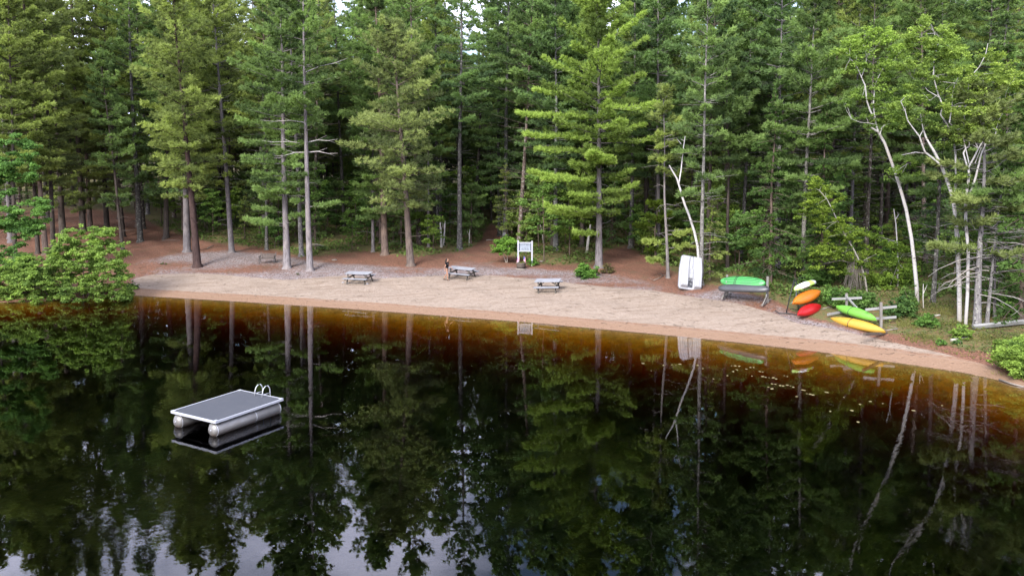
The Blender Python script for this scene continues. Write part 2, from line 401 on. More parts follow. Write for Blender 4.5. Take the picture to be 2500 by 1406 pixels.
def ground_mat():
    t = NT('beach_and_forest_floor'); p = t.pos()
    n1 = t.noise(p, .9, 5, .6); n2 = t.noise(p, 3.2, 5, .65); n3 = t.noise(p, 11, 4, .6)
    wob = t.math('ADD', t.math('MULTIPLY', t.math('SUBTRACT', n1, .5), 2.6), t.math('MULTIPLY', t.math('SUBTRACT', n2, .5), 2.2))
    def mask(name, soft, k=1.0):
        return t.math('MULTIPLY_ADD', t.math('ADD', t.attr(name), t.math('MULTIPLY', wob, k)), .5 / soft, .5, clamp=True)
    # sand, footprints and stray debris
    sand = t.mix(t.ramp(n2, [(.3, 0.0), (.7, 1.0)]), (.176, .136, .106), (.226, .182, .146))
    sand = t.mix(t.math('MULTIPLY', t.ramp(n1, [(.5, 0.0), (.75, 1.0)]), .4), sand, (.146, .107, .079))
    stretch = t.noise(t.mapping(p, (1, 2.2, 1)), 6.5, 4, .7)
    sand = t.mix(t.math('MULTIPLY', t.ramp(stretch, [(.56, 0.0), (.68, 1.0)]), .75), sand, (.105, .07, .05))
    mp = t.n('ShaderNodeMapping'); t.l(p, mp.inputs['Vector']); mp.inputs['Rotation'].default_value = (0, 0, .44); mp.inputs['Scale'].default_value = (.22, 1.5, 1)
    track = t.noise(mp.outputs[0], 1.6, 4, .6)
    sand = t.mix(t.ramp(track, [(.52, 0.0), (.66, .5)]), sand, (.108, .075, .054))
    sand = t.mix(t.ramp(track, [(.30, .35), (.42, 0.0)]), sand, (.25, .205, .165))
    foot = t.voronoi(t.mapping(p, (1, 1, .2)), 2.6, 'Distance')
    sand = t.mix(t.ramp(foot, [(.05, .45), (.16, 0.0)]), sand, (.10, .071, .052))
    d = t.attr('shore')
    dw = t.math('ADD', d, t.math('MULTIPLY', t.math('SUBTRACT', n1, .5), .35))
    wet = t.math('SUBTRACT', 1.0, t.math('MULTIPLY_ADD', dw, 2.0, -2.3, clamp=True), clamp=True)
    sand = t.mix(t.math('MULTIPLY', wet, .85), sand, (.178, .108, .068))
    line = t.math('SUBTRACT', 1.0, t.math('MULTIPLY', t.math('ABSOLUTE', t.math('SUBTRACT', dw, 1.45)), 4.5), clamp=True)
    sand = t.mix(t.math('MULTIPLY', line, t.ramp(n2, [(.35, .2), (.6, .9)])), sand, (.14, .065, .034))
    under = t.math('MULTIPLY_ADD', d, -3.0, 0.0, clamp=True)
    bed = t.mix(t.ramp(n1, [(.4, 0.0), (.65, 1.0)]), (.31, .18, .048), (.20, .118, .032))
    bed = t.mix(t.ramp(n2, [(.5, 0.0), (.72, .7)]), bed, (.09, .066, .022))
    sand = t.mix(under, sand, bed)
    # stone mulch
    cell = t.voronoi(t.mapping(p, (1, 1, .3)), 15.0); sx = t.n('ShaderNodeSeparateColor'); t.l(cell, sx.inputs[0])
    mul = t.ramp(sx.outputs[0], [(.0, (.06, .04, .036)), (.25, (.115, .09, .084)), (.6, (.162, .14, .138)), (1, (.222, .20, .205))])
    brown = t.math('ADD', t.attr('brown'), t.math('MULTIPLY', t.math('SUBTRACT', n2, .5), 2.5), clamp=True)
    need = t.mix(t.ramp(n3, [(.35, 0.0), (.65, 1.0)]), (.062, .030, .020), (.172, .083, .053))
    need = t.mix(t.ramp(t.voronoi(p, 14, 'Distance'), [(.06, .8), (.16, 0.0)]), need, (.30, .22, .17))
    need = t.mix(t.ramp(n1, [(.52, 0.0), (.7, .6)]), need, (.085, .06, .035))
    mul = t.mix(brown, mul, need)
    # forest floor: moss, low green and needles
    moss = t.mix(t.ramp(n3, [(.35, 0.0), (.7, 1.0)]), (.045, .055, .02), (.11, .115, .038))
    moss = t.mix(t.ramp(n2, [(.42, 0.0), (.62, .85)]), moss, (.12, .07, .035))
    c = t.mix(mask('needle', .5), moss, need)
    c = t.mix(mask('mulch', .55, .8), c, mul)
    c = t.mix(mask('sand', .22, .28), c, sand)
    h = t.math('ADD', t.math('MULTIPLY', n2, .7), t.math('MULTIPLY', n3, .35))
    h = t.math('ADD', h, t.math('MULTIPLY', t.ramp(foot, [(.0, 0.0), (.25, 1.0)]), .5))
    t.bsdf(c, t.math('SUBTRACT', .95, t.math('MULTIPLY', wet, .35)), 0, .2, t.bump(h, .8, .14)); return t.m
gm = mesh_np('ground', np.stack([X, Y, Z], -1).reshape(-1, 3), FQ, ground_mat(), smooth=True)
def gattr(name, v):
    a = gm.attributes.new(name, 'FLOAT', 'POINT'); a.data.foreach_set('value', np.ascontiguousarray(np.clip(v, -20, 20), dtype=np.float32).ravel())
sd = shore_dist(X, Y)
gattr('shore', sd)
gattr('sand', np.where(sd < 0, 20, np.where(PX < 318, -6 + 0 * PX, (PYY - polyline_y(EDGE_SAND, PX)) / 6)))
gattr('mulch', np.where(sd < 0, 20, np.where(PX < 322, -8, (PYY - polyline_y(EDGE_MULCH, PX)) / 7)))
gattr('needle', np.where(Y > 150, -8, (PYY - polyline_y(EDGE_NEEDLE, PX)) / 7) + 1.6 * sstep(2150, 2250, PX) * (Y < 60))
brown = np.full(X.shape, .12)
for bx, by, rx, ry, k in [(345, 660, 45, 30, 1), (430, 648, 60, 9, 1), (560, 662, 110, 6, 1), (640, 652, 70, 8, .9), (1250, 676, 130, 4, 1), (1480, 696, 160, 6, 1), (1640, 712, 60, 14, 1), (1850, 750, 80, 20, 1),
                          (1000, 662, 60, 8, .7), (1120, 645, 80, 8, .6), (1800, 722, 40, 5, -.5), (1240, 648, 60, 8, .8), (2150, 840, 120, 20, 1), (1530, 680, 90, 10, .5), (2350, 870, 90, 20, 1)]:
    brown += k * np.exp(-(((PX - bx) / rx) ** 2 + ((PYY - by) / ry) ** 2))
gattr('brown', brown)
tag(link('ground', gm), kind='structure')

# ------------------------------------------------------------------ lake
def water_mat():
    t = NT('lake_water'); p = t.pos()
    rip = t.noise(t.mapping(p, (1, 1, 1)), 1.6, 2, .5)
    fine = t.noise(p, 7.0, 2, .5)
    patch = t.ramp(t.noise(p, .11, 3, .6), [(.46, .10), (.66, 1.5)])
    h = t.math('MULTIPLY', t.math('ADD', t.math('MULTIPLY', rip, .55), t.math('MULTIPLY', fine, .13)), patch)
    nrm = t.bump(h, .045, .12)
    fr = t.n('ShaderNodeFresnel'); fr.inputs['IOR'].default_value = 1.33; t.l(nrm, fr.inputs['Normal'])
    gl = t.n('ShaderNodeBsdfGlossy'); gl.inputs['Roughness'].default_value = .004; t.l(nrm, gl.inputs['Normal']); gl.inputs['Color'].default_value = (.97, .97, 1, 1)
    tr = t.n('ShaderNodeBsdfTransparent')
    mx = t.n('ShaderNodeMixShader'); t.l(fr.outputs[0], mx.inputs[0]); t.l(tr.outputs[0], mx.inputs[1]); t.l(gl.outputs[0], mx.inputs[2])
    t.l(mx.outputs[0], t.out.inputs['Surface'])
    ab = t.n('ShaderNodeVolumeAbsorption'); ab.inputs['Color'].default_value = (.78, .65, .03, 1); ab.inputs['Density'].default_value = 2.3
    t.l(ab.outputs[0], t.out.inputs['Volume']); return t.m
b = MB(); b.box((0, 100, -6), (2400, 1900, 12)); wat = b.build('lake_water', water_mat()); tag(wat, kind='structure')

# ------------------------------------------------------------------ foliage
def frames(D):
    D = D / (np.linalg.norm(D, axis=1)[:, None] + 1e-9)
    ref = np.where(np.abs(D[:, 2:3]) < .9, np.array([[0, 0, 1.]]), np.array([[1., 0, 0]]))
    A = np.cross(D, ref); A /= np.linalg.norm(A, axis=1)[:, None] + 1e-9
    B = np.cross(D, A); return A, B, D

def tufts(P, D, S, rng, m=8, spread=.8, wid=.05):
    """needle tufts: m thin blades fanned round each direction -> verts, tris"""
    N = len(P); A, B, C = frames(D)
    th = rng.uniform(0, 2 * PI, (N, m)); ph = spread * np.sqrt(rng.uniform(.03, 1, (N, m)))
    dirs = (np.cos(ph)[..., None] * C[:, None] + np.sin(ph)[..., None] * (np.cos(th)[..., None] * A[:, None] + np.sin(th)[..., None] * B[:, None]))
    L = S[:, None] * rng.uniform(.65, 1.1, (N, m))
    side = np.cross(dirs, rng.normal(size=(N, m, 3))); side /= np.linalg.norm(side, axis=2)[..., None] + 1e-9
    wv = (S[:, None] * wid * 3)[..., None] * side
    a = P[:, None] + dirs * (L * .12)[..., None]
    V = np.stack([a - wv * .5, a + wv * .5, P[:, None] + dirs * L[..., None]], 2)     # N,m,3,3
    return V.reshape(-1, 3), np.arange(N * m * 3).reshape(-1, 3), m * 3

def leaves(P, S, rng, m=1, up=.5):
    """leaf quads at points P -> verts, quads"""
    N = len(P); nrm = rng.normal(size=(N, 3)); nrm[:, 2] = np.abs(nrm[:, 2]) + up
    A, B, _ = frames(nrm); th = rng.uniform(0, 2 * PI, N)[:, None]
    u = np.cos(th) * A + np.sin(th) * B; v = -np.sin(th) * A + np.cos(th) * B
    s = S[:, None]
    V = np.stack([P - u * s * .6, P + v * s * .36 - u * s * .05, P + u * s * .6, P - v * s * .36 - u * s * .05], 1)
    return V.reshape(-1, 3), np.arange(N * 4).reshape(-1, 4), 4

def trunk_path(H, lean, rng, wob=.12, n=10, curve=0.0):
    s = np.linspace(0, 1, n); ph = rng.uniform(0, 6, 4)
    x = lean[0] * s + curve * np.sin(s * PI) + wob * np.sin(s * 5 + ph[0]) * s + .5 * wob * np.sin(s * 11 + ph[1]) * s
    y = lean[1] * s + wob * np.sin(s * 4 + ph[2]) * s
    return np.stack([x, y, s * H], 1)

def make_pine(seed, H=24, r0=.2, cb=7, R=3.8, style='wp', lean=(0, 0), curve=0.0, dens=1.0, dead=24, deadlen=1.6, gap=.13, inner=.22, low=(), extra_low=None):
    rng = np.random.default_rng(seed)
    path = trunk_path(H, lean, rng, curve=curve)
    zz = path[:, 2]
    rad = r0 * (1 - .93 * (zz / H) ** .9) + .008
    # root flare
    p0 = np.vstack([[[path[0, 0], path[0, 1], -.35]], path[:1] + [[0, 0, .02]], path[:1] + (path[1] - path[0]) * .25 / max(zz[1], .1) * 1.0, path[1:]])
    r_ = np.concatenate([[rad[0] * 1.75, rad[0] * 1.5, rad[0] * 1.08], rad[1:]])
    TV, TF = [], []; off = 0
    def tube(pts, rr, n):
        nonlocal off
        v, f = tube_arrays(pts, rr, n); TV.append(v); TF.append(f + off); off += len(v)
    tube(p0, r_, 10)
    def onT(h): return np.array([np.interp(h, zz, path[:, 0]), np.interp(h, zz, path[:, 1]), h])
    def rT(h): return np.interp(h, zz, rad)
    # dead lower limbs
    for _ in range(dead):
        h = rng.uniform(min(2.0, cb * .4), cb + (H - cb) * .45); az = rng.uniform(0, 2 * PI); L = deadlen * rng.uniform(.4, 1.3)
        d = np.array([math.cos(az), math.sin(az), rng.uniform(-.15, .3)]); b0 = onT(h)
        mid = b0 + d * L * .5 + [0, 0, rng.uniform(-.1, .15)]; end = b0 + d * L + rng.normal(size=3) * .15
        tube([b0, mid, end], [min(.03, rT(h) * .5), .02, .006], 3)
        if rng.random() < .5:
            e2 = mid + (end - mid) * .5 + rng.normal(size=3) * .3 * L * .5
            tube([mid, e2], [.012, .004], 3)
    P, D, S, T = [], [], [], []
    def branch(h, az, L, el, dn=1.0, tone0=None, droop=0.0):
        d = np.array([math.cos(az), math.sin(az), 0]); sd_ = np.array([-d[1], d[0], 0]); b0 = onT(h)
        t_el = math.tan(el)
        bend = rng.uniform(-.12, .12)
        def pt(s, w=0.0):
            s = np.asarray(s, float)
            return b0 + d * (L * s)[..., None] + sd_ * (w + bend * L * s * s)[..., None] + np.array([0, 0, 1.]) * (L * (t_el * s + (.10 - droop) * s * s))[..., None]
        ss = np.array([0, .35, .7, 1.0]); pts = pt(ss, np.zeros(4))
        tube(pts, [min(.06, .016 + L * .010), .028, .018, .006], 3)
        for _ in range(2):                                   # bare side twigs near the stem
            q0 = pt(np.array([rng.uniform(.12, .45)]), np.zeros(1))[0]; tube([q0, q0 + (d * .5 + sd_ * rng.choice([-1, 1]) * .6) * rng.uniform(.4, .9) + [0, 0, rng.uniform(-.15, .2)]], [.012, .004], 3)
        tn = rng.normal(.45, .27) if tone0 is None else tone0
        if style == 'rp':
            n = int((8 + L * 9.5) * dens * dn); s = rng.uniform(.16, 1.02, n) ** .75
            wv = rng.uniform(-1, 1, n) * L * .30 * np.clip(1.25 - s * .6, 0, 1); q = pt(s, wv); q[:, 2] += rng.uniform(-.12, .35, n) + np.abs(wv) * .1
            dd = d * .6 + sd_ * np.sign(wv)[:, None] * .4 + np.array([0, 0, .9]); sz = rng.uniform(.30, .44, n)
        elif style == 'hem':
            n = int((8 + L * 24) * dens * dn); s = rng.uniform(.12, 1.05, n) ** .8
            wv = rng.uniform(-1, 1, n) * L * .26 * np.sin(np.clip(s * .95, 0, 1) * PI) ** .7; q = pt(s, wv); q[:, 2] += rng.uniform(-.10, .06, n) - np.abs(wv) * .22
            dd = d * .7 + sd_ * np.sign(wv)[:, None] * .6 + np.array([0, 0, -.12]); sz = rng.uniform(.18, .30, n)
        else:
            n = int((6 + L * 23) * dens * dn); s = rng.uniform(inner, 1.03, n) ** .8
            prof = np.sin(np.clip(s * .92 + .05, 0, 1) * PI) ** .6
            wv = rng.uniform(-1, 1, n) * L * .27 * prof; q = pt(s, wv); q[:, 2] += rng.uniform(-.08, .16, n) + .07 * np.sin(s * 9 + az)
            dd = d * .75 + sd_ * np.sign(wv)[:, None] * .45 + np.array([0, 0, .55]); sz = rng.uniform(.27, .42, n)
        dd = dd + rng.normal(size=(n, 3)) * .25
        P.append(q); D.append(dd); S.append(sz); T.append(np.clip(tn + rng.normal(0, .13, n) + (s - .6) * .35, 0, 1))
    h = cb
    az0 = rng.uniform(0, 6)
    while h < H - .35:
        t = (h - cb) / (H - cb)
        prof = (.62 + .38 * t / .3) if t < .3 else (1 - ((t - .3) / .7) ** 1.9) * .92 + .08
        if style == 'hem': prof = (1 - t) ** .85 * .95 + .07
        nb = int(rng.integers(4, 7)) if style != 'rp' else int(rng.integers(4, 6))
        az0 += rng.uniform(.4, 1.3)
        for k in range(nb):
            if rng.random() < gap * (1 - t * .7): continue
            az = az0 + k * 2 * PI / nb + rng.normal(0, .25)
            L = max(.35, R * prof * rng.uniform(.38, 1.22))
            el = math.radians((-8 + 16 * t if style == 'hem' else -3 + 48 * t ** 1.6) + rng.normal(0, 6))
            branch(h + rng.uniform(-.2, .2), az, L, el, 1.0, None, .18 if style == 'hem' else 0)
        h += (rng.uniform(.5, .85) if style != 'wp' else rng.uniform(.62, 1.1)) * (1.0 if t < .8 else .6)
    if extra_low is not None:
        for (hh, az, L, tn) in extra_low: branch(hh, az, L, math.radians(rng.uniform(-4, 6)), 1.4, tn)
    # leader
    n = 14; q = onT(H - .3) + rng.normal(size=(n, 3)) * [.12, .12, .3]; P.append(q); D.append(np.tile([0, 0, 1.], (n, 1)) + rng.normal(size=(n, 3)) * .4); S.append(np.full(n, .3)); T.append(np.full(n, .6))
    P = np.concatenate(P); D = np.concatenate(D); S = np.concatenate(S); T = np.concatenate(T)
    mm, sp, wd = {'rp': (13, 1.2, .055), 'hem': (7, .7, .085), 'wp': (9, .85, .07)}[style]
    V, Fc, k = tufts(P, D, S, rng, mm, sp, wd)
    crown = (V, Fc, np.repeat(T, k))
    return (np.concatenate(TV), np.concatenate(TF)), crown

def pine_thing(name, label, loc, mat, bark, green, group=None, rz=0.0, **kw):
    (tv, tf), (cv, cf, tn) = make_pine(**kw)
    root = thing(name, label, 'tree', loc, rz, group)
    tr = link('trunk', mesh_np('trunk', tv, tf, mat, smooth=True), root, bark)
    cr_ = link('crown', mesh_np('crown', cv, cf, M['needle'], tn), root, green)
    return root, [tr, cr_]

def clump_leaves(clumps, rng, size=.13, per=90, flat=.7):
    """clumps: (x,y,z,r[,tone]) -> leaf mesh arrays; each clump is broken into small sprays"""
    P, S, T = [], [], []
    for c in clumps:
        x, y, z, r = c[:4]; tone = c[4] if len(c) > 4 else .5
        ns = max(3, int(7 * (r / .8) ** 1.6)); n = max(8, int(4.2 * per * (r / .8) ** 1.6 / ns))
        sc_ = rng.normal(size=(ns, 3)); sc_ /= np.linalg.norm(sc_, axis=1)[:, None]
        sc_ = sc_ * (rng.uniform(.25, 1, (ns, 1)) ** .5) * r * [1, 1, flat]
        for q in sc_:
            e = rng.normal(size=(n, 3)) * r * .27 * np.array([1, 1, .42])
            e[:, 2] -= .15 * (e[:, 0] ** 2 + e[:, 1] ** 2)
            P.append(np.array([x, y, z]) + q + e); S.append(rng.uniform(.75, 1.25, n) * size)
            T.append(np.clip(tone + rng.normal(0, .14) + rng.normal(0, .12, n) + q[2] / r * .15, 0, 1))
    P = np.concatenate(P); S = np.concatenate(S); T = np.concatenate(T)
    V, Fq, k = leaves(P, S, rng)
    return V, Fq, np.repeat(T, k)

def limb_mesh(limbs, mat, n=7):
    TV, TF, off = [], [], 0
    for pts, rr in limbs:
        v, f = tube_arrays(pts, rr, n); TV.append(v); TF.append(f + off); off += len(v)
    return mesh_np('limbs', np.concatenate(TV), np.concatenate(TF), mat, smooth=True)

# ------------------------------------------------------------------ the pines at the edge of the beach
GREY = (.138, .127, .132); PALE = (.178, .163, .171); DARK = (.062, .051, .045); RED = (.050, .032, .030); BROWN = (.125, .094, .08); MOT = (.10, .096, .088)
G_MID = (.128, .180, .076); G_YEL = (.176, .208, .076); G_BLUE = (.124, .184, .086); G_OLIVE = (.152, .176, .080); G_DEEP = (.118, .17, .068)
HERO = [
 # px, py, width px, crown bottom py, R, style, bark kind, bark, green, lean x, dead limbs, label
 (37, 632, 10, 440, 3.2, 'wp', 'bark', DARK, G_YEL, .4, 10, 'slim dark pine at the far left, rising behind the big waterside bush'),
 (93, 620, 10, 455, 3.2, 'wp', 'bark', DARK, G_YEL, -.5, 14, 'dark pine left of a close pair of trunks behind the big bush'),
 (112, 621, 13, 440, 3.6, 'wp', 'bark', BROWN, G_YEL, -1.0, 16, 'brown-barked pine, middle of three trunks close together behind the big bush'),
 (130, 610, 11, 470, 3.0, 'wp', 'bark', DARK, G_OLIVE, .3, 12, 'dark pine right of three close trunks behind the big bush'),
 (154, 590, 16, 500, 3.8, 'wp', 'bark', DARK, G_YEL, -.6, 12, 'thick dark pine trunk standing before the pale clearing'),
 (203, 563, 14, 510, 3.6, 'wp', 'bark', DARK, G_OLIVE, -.4, 14, 'dark pine in the clearing, left one of two trunks above the bush top'),
 (221, 560, 11, 480, 3.0, 'wp', 'bark', BROWN, G_YEL, -.8, 22, 'slimmer brown pine in the clearing, right one of two trunks above the bush top'),
 (261, 556, 12, 490, 3.4, 'wp', 'bark', DARK, G_OLIVE, -.6, 16, 'straight dark pine at the right side of the pale clearing'),
 (300, 611, 8, 500, 2.4, 'wp', 'bark', DARK, G_MID, -1.6, 18, 'thin dark pine leaning left beside the right end of the big bush'),
 (343, 591, 13, 470, 3.6, 'wp', 'mottled', (.07, .065, .06), G_MID, -.9, 20, 'dark lichened pine with green moss round its foot on the needle slope'),
 (457, 616, 17, 480, 3.9, 'wp', 'bark', (.125, .115, .122), G_YEL, .2, 14, 'thick grey pine just behind the leaning reddish pine'),
 (482, 652, 18, 455, 3.8, 'rp', 'bark', RED, G_YEL, -1.5, 12, 'reddish-barked pine leaning left on the grey mulch near the beach'),
 (566, 617, 13, 450, 3.7, 'wp', 'bark', GREY, G_YEL, -1.4, 16, 'grey pine with flared foot standing left of the wooden bench'),
 (651, 611, 8, 480, 2.6, 'wp', 'mottled', MOT, G_MID, .2, 26, 'thin lichened pine directly behind the wooden bench'),
 (701, 655, 17, 470, 3.8, 'wp', 'bark', PALE, G_MID, -.3, 8, 'pale grey pine with a low green bough, right of the bench'),
 (757, 661, 15, 330, 3.0, 'wp', 'bark', PALE, G_MID, -.2, 6, 'tall bare pale trunk with white dead limbs, nearest the left picnic table'),
 (736, 626, 11, 440, 3.0, 'wp', 'mottled', (.16, .15, .15), G_MID, -.9, 24, 'leaning grey lichened pine between two pale trunks near the bench'),
 (911, 616, 8, 520, 2.2, 'wp', 'bark', GREY, G_DEEP, 0, 12, 'thin grey pine left of the stout brown trunk in the woods edge'),
 (940, 622, 17, 530, 3.4, 'wp', 'bark', BROWN, G_DEEP, -.5, 16, 'stout brown pine behind and left of the bushy red pine'),
 (1003, 650, 18, 505, 4.4, 'rp', 'bark', (.108, .086, .076), G_OLIVE, -1.3, 26, 'bushy tufted red pine with pointed top standing left of the walking woman'),
 (1046, 603, 6, 500, 1.9, 'wp', 'bark', GREY, G_DEEP, 0, 14, 'thin grey pine in the shade right of the bushy red pine'),
 (1122, 609, 13, 330, 3.0, 'wp', 'mottled', (.09, .085, .08), G_BLUE, .3, 46, 'tall dark lichened pine bare of needles for most of its height, behind the woman'),
 (1220, 576, 11, 440, 3.2, 'wp', 'mottled', (.06, .06, .055), G_MID, -.3, 22, 'dark lichened pine left of the one carrying the paper notice'),
 (1234, 579, 13, 450, 3.7, 'wp', 'mottled', (.10, .10, .095), G_BLUE, .3, 18, 'lichened pine with a white paper notice pinned to its trunk'),
 (1348, 600, 8, 470, 2.4, 'wp', 'bark', DARK, G_DEEP, 0, 20, 'slim black trunk hard behind the spotted pine right of the sign'),
 (1357, 612, 13, 460, 3.6, 'wp', 'mottled', (.10, .10, .10), G_BLUE, -.2, 24, 'black-and-white spotted pine trunk right of the white sign'),
 (1462, 653, 18, 520, 4.7, 'wp', 'bark', (.140, .128, .133), (.168, .222, .066), -.2, 14, 'large bright green pine with layered boughs above the round green bush'),
 (1540, 606, 12, 430, 3.4, 'wp', 'mottled', (.14, .13, .12), G_MID, .2, 26, 'lichened pine on the mossy bank right of the large bright pine'),
 (1578, 602, 12, 400, 3.2, 'wp', 'bark', DARK, G_BLUE, -.2, 22, 'dark pine trunk in shade left of the white stone'),
 (1607, 621, 11, 430, 3.6, 'wp', 'bark', GREY, G_BLUE, -.3, 26, 'grey pine rising right beside the white stone'),
 (1631, 679, 8, 420, 1.5, 'wp', 'bark', (.17, .158, .158), G_YEL, -.7, 16, 'slender pale young pine left of the upended white boat'),
 (1712, 697, 11, 470, 2.6, 'wp', 'mottled', (.17, .16, .15), G_MID, -.1, 24, 'lichened trunk against which the white boat leans'),
 (1724, 650, 12, 270, 3.7, 'wp', 'bark', DARK, G_BLUE, .5, 50, 'tall dark pine with long dead limbs right behind the white boat'),
 (1776, 662, 9, 430, 2.6, 'wp', 'bark', DARK, G_MID, -.4, 26, 'thin dark pine behind the wooden rack with the green kayak'),
 (1811, 636, 10, 420, 3.0, 'wp', 'mottled', (.11, .10, .10), G_MID, .4, 30, 'lichened pine in the dark gap up-slope of the wooden rack'),
 (1958, 684, 12, 520, 3.2, 'wp', 'mottled', (.17, .16, .145), G_MID, .2, 20, 'lichen-spotted pine just behind the black kayak rack'),
 (2278, 737, 11, 470, 2.8, 'wp', 'mottled', (.085, .08, .075), G_DEEP, .1, 46, 'dark spotted trunk with many bare twigs between the two birches'),
 (2385, 801, 18, 540, 2.6, 'wp', 'mottled', (.165, .155, .158), G_OLIVE, .2, 40, 'thick grey-and-black spotted trunk by the end of the long plank'),
 (2409, 796, 9, 500, 2.0, 'wp', 'mottled', (.17, .16, .16), G_DEEP, .3, 40, 'slim grey trunk just right of the thick spotted one by the plank'),
 (2428, 778, 6, 560, 1.4, 'wp', 'bark', GREY, G_DEEP, .1, 16, 'pole-thin grey trunk behind the long plank'),
]
BASES = []
for i, (px, py, wpx, cby, R, style, bk, bark, green, lean, dead, label) in enumerate(HERO):
    p = ground(px, py); s = pxm(p[1]); BASES.append(p[:2])
    rr = random.Random(i * 17 + 3)
    ztop = (.545 * (p[1] - 19) if px < 1500 else .52 * (p[1] - 14)) * rr.uniform(.93, 1.06)
    if px in (1003,): ztop = 9.9 + (400 - 62) / s
    if wpx <= 9: ztop *= .72
    H = max(9, ztop - p[2])
    xl = None
    if px == 701: xl = [(3.7, PI * 1.06, 3.2, .8), (3.5, PI * 1.2, 2.6, .7), (4.6, PI * .95, 2.6, .6), (4.2, -.5, 2.0, .6), (6, PI * 1.3, 3, .7)]
    if px == 757: xl = [(5.2, -.2, 2.6, .7), (8.4, PI * 1.05, 1.0, .9), (5.5, PI * 1.1, 1.2, .6)]
    if px == 1462: xl = [(8.2, -1.7, 3.2, 1.0), (8.0, -1.45, 3.0, 1.0), (8.4, -1.95, 2.6, .95), (4.2, PI * 1.1, 4.5, .8), (4.0, PI * .98, 3.8, .85), (6.6, PI * 1.08, 5.4, .95), (10, PI * 1.05, 5.6, .95), (11.6, PI * 1.02, 6.2, .9), (13, PI * .98, 4.8, .9), (10.5, -.1, 3.4, .95), (2.6, PI * 1.2, 2.6, .7)]
    if px == 1631: xl = [(2.5, PI, 1.6, .9), (2.2, -.2, 1.4, .8), (1.2, PI * 1.1, 1.5, .7), (3.2, -.4, 1.8, .9)]
    if px == 1607: xl = [(1.0, PI * 1.2, 2.2, .7), (3.5, -.3, 2.4, .8)]
    if px == 1122: xl = [(15.0, -.3, 1.5, .8), (9.0, PI, 1.4, .8)]
    if px == 2385: xl = [(4.2, PI * 1.1, 3.2, .6), (6.8, PI * 1.2, 3.0, .65), (6.2, -.3, 2.2, .5), (3.9, -.6, 2.0, .5)]
    root, parts = pine_thing('pine_tree', label, p, M[bk], bark, green, seed=100 + i, inner=.08 if px in (1462, 1003, 457, 482) else .18, H=H, r0=wpx / 2 / s, cb=(py - cby) / s, R=R, style=style, lean=(lean, rr.uniform(-.6, .6)),
               dens=.95 if px in (1122, 757, 2385, 2409) else 1.45 if px == 1462 else .85 if px in (93, 112, 154, 203, 221, 261, 300, 343, 566, 651, 911, 1220, 1234, 1540, 1712) else 1.15, dead=int(dead * 1.3), deadlen=1.9 if dead > 20 else 1.3, gap=.42 if px in (1122, 757) else .38 if px in (93, 154, 203, 221, 261, 300, 343, 566, 651, 1220, 1540, 1712) else .16, extra_low=xl)
    if px == 757:                       # the white dead limbs
        for y0, L, az, up in [(300, 3.6, PI * 1.04, .05), (348, 2.6, -.12, .1), (372, 2.5, -.02, -.03), (372, 2.6, PI * 1.03, -.12), (352, 4.0, PI * .97, .08), (180, 3.4, .1, .35)]:
            h = (py - y0) / s; d = np.array([math.cos(az), math.sin(az), up]); a = np.array([lean * h / H, 0, h])
            pts = [a, a + d * L * .35 + [0, 0, .1], a + d * L * .7 + [0, 0, -.05], a + d * L]
            mb = MB(); mb.tube(pts, [.05, .04, .025, .01], 5, False); mb.tube([pts[1], pts[1] + d * .8 + [0, 0, .3]], [.02, .006], 4, False); mb.tube([pts[2], pts[2] + d * .5 + [0, .2, -.2]], [.015, .005], 4, False)
            o = mb.build('dead_limb', M['bark'], root, color=(.33, .315, .31))
        bpy.context.view_layer.update()
    if px in (1724, 2385, 2409):
        for k in range(5 if px == 1724 else 7):
            h = rr.uniform(1.2, 5.5); az = rr.choice([rr.uniform(-.5, .3), rr.uniform(PI - .4, PI + .6), -.9]); L = rr.uniform(1.6, 3.2)
            d = np.array([math.cos(az), math.sin(az), rr.uniform(-.35, .1)]); a = np.array([0, 0, h])
            pts = [a, a + d * L * .4 + [0, 0, .15], a + d * L * .8, a + d * L + [0, 0, -.25]]
            mb = MB(); mb.tube(pts, [.035, .028, .016, .005], 4, False)
            for q in range(4):
                b0 = np.array(pts[1 + q % 2]) + d * rr.uniform(0, .4); mb.tube([b0, b0 + np.array([rr.uniform(-.4, .5), rr.uniform(-.4, .2), rr.uniform(-.5, .3)])], [.012, .004], 3, False)
            mb.build('dead_limb', M['bark'], root, color=(.25, .235, .23))

# ------------------------------------------------------------------ pines standing back in the woods
PROTO = []
specs = [dict(H=24, r0=.19, cb=9, R=3.5, style='wp', dead=70, deadlen=2.2, gap=.3, dens=.8), dict(H=24, r0=.21, cb=6, R=3.9, style='wp', dead=50, deadlen=2.2, gap=.3, dens=.8), dict(H=24, r0=.18, cb=12, R=3.1, style='wp', dead=90, deadlen=2.0, gap=.4, dens=.8),
         dict(H=24, r0=.2, cb=9, R=3.3, style='rp', dead=60, deadlen=2, gap=.25, dens=.8), dict(H=24, r0=.2, cb=4, R=3.7, style='hem', dead=14, dens=.8), dict(H=24, r0=.17, cb=7.5, R=3.5, style='wp', dead=80, deadlen=2.2, gap=.36, dens=.8)]
def zone_label(px, d, kind):
    side = 'left of the wooden bench' if px < 620 else 'between the bench and the white sign' if px < 1300 else 'between the sign and the upended white boat' if px < 1690 else 'behind the kayaks and birches'
    return {'wp': 'tall dark-trunked pine', 'rp': 'tufted olive pine', 'hem': 'drooping dark hemlock'}[kind] + ' deep in the woods ' + side
ph = random.Random(5)
spots = []
tries = 0
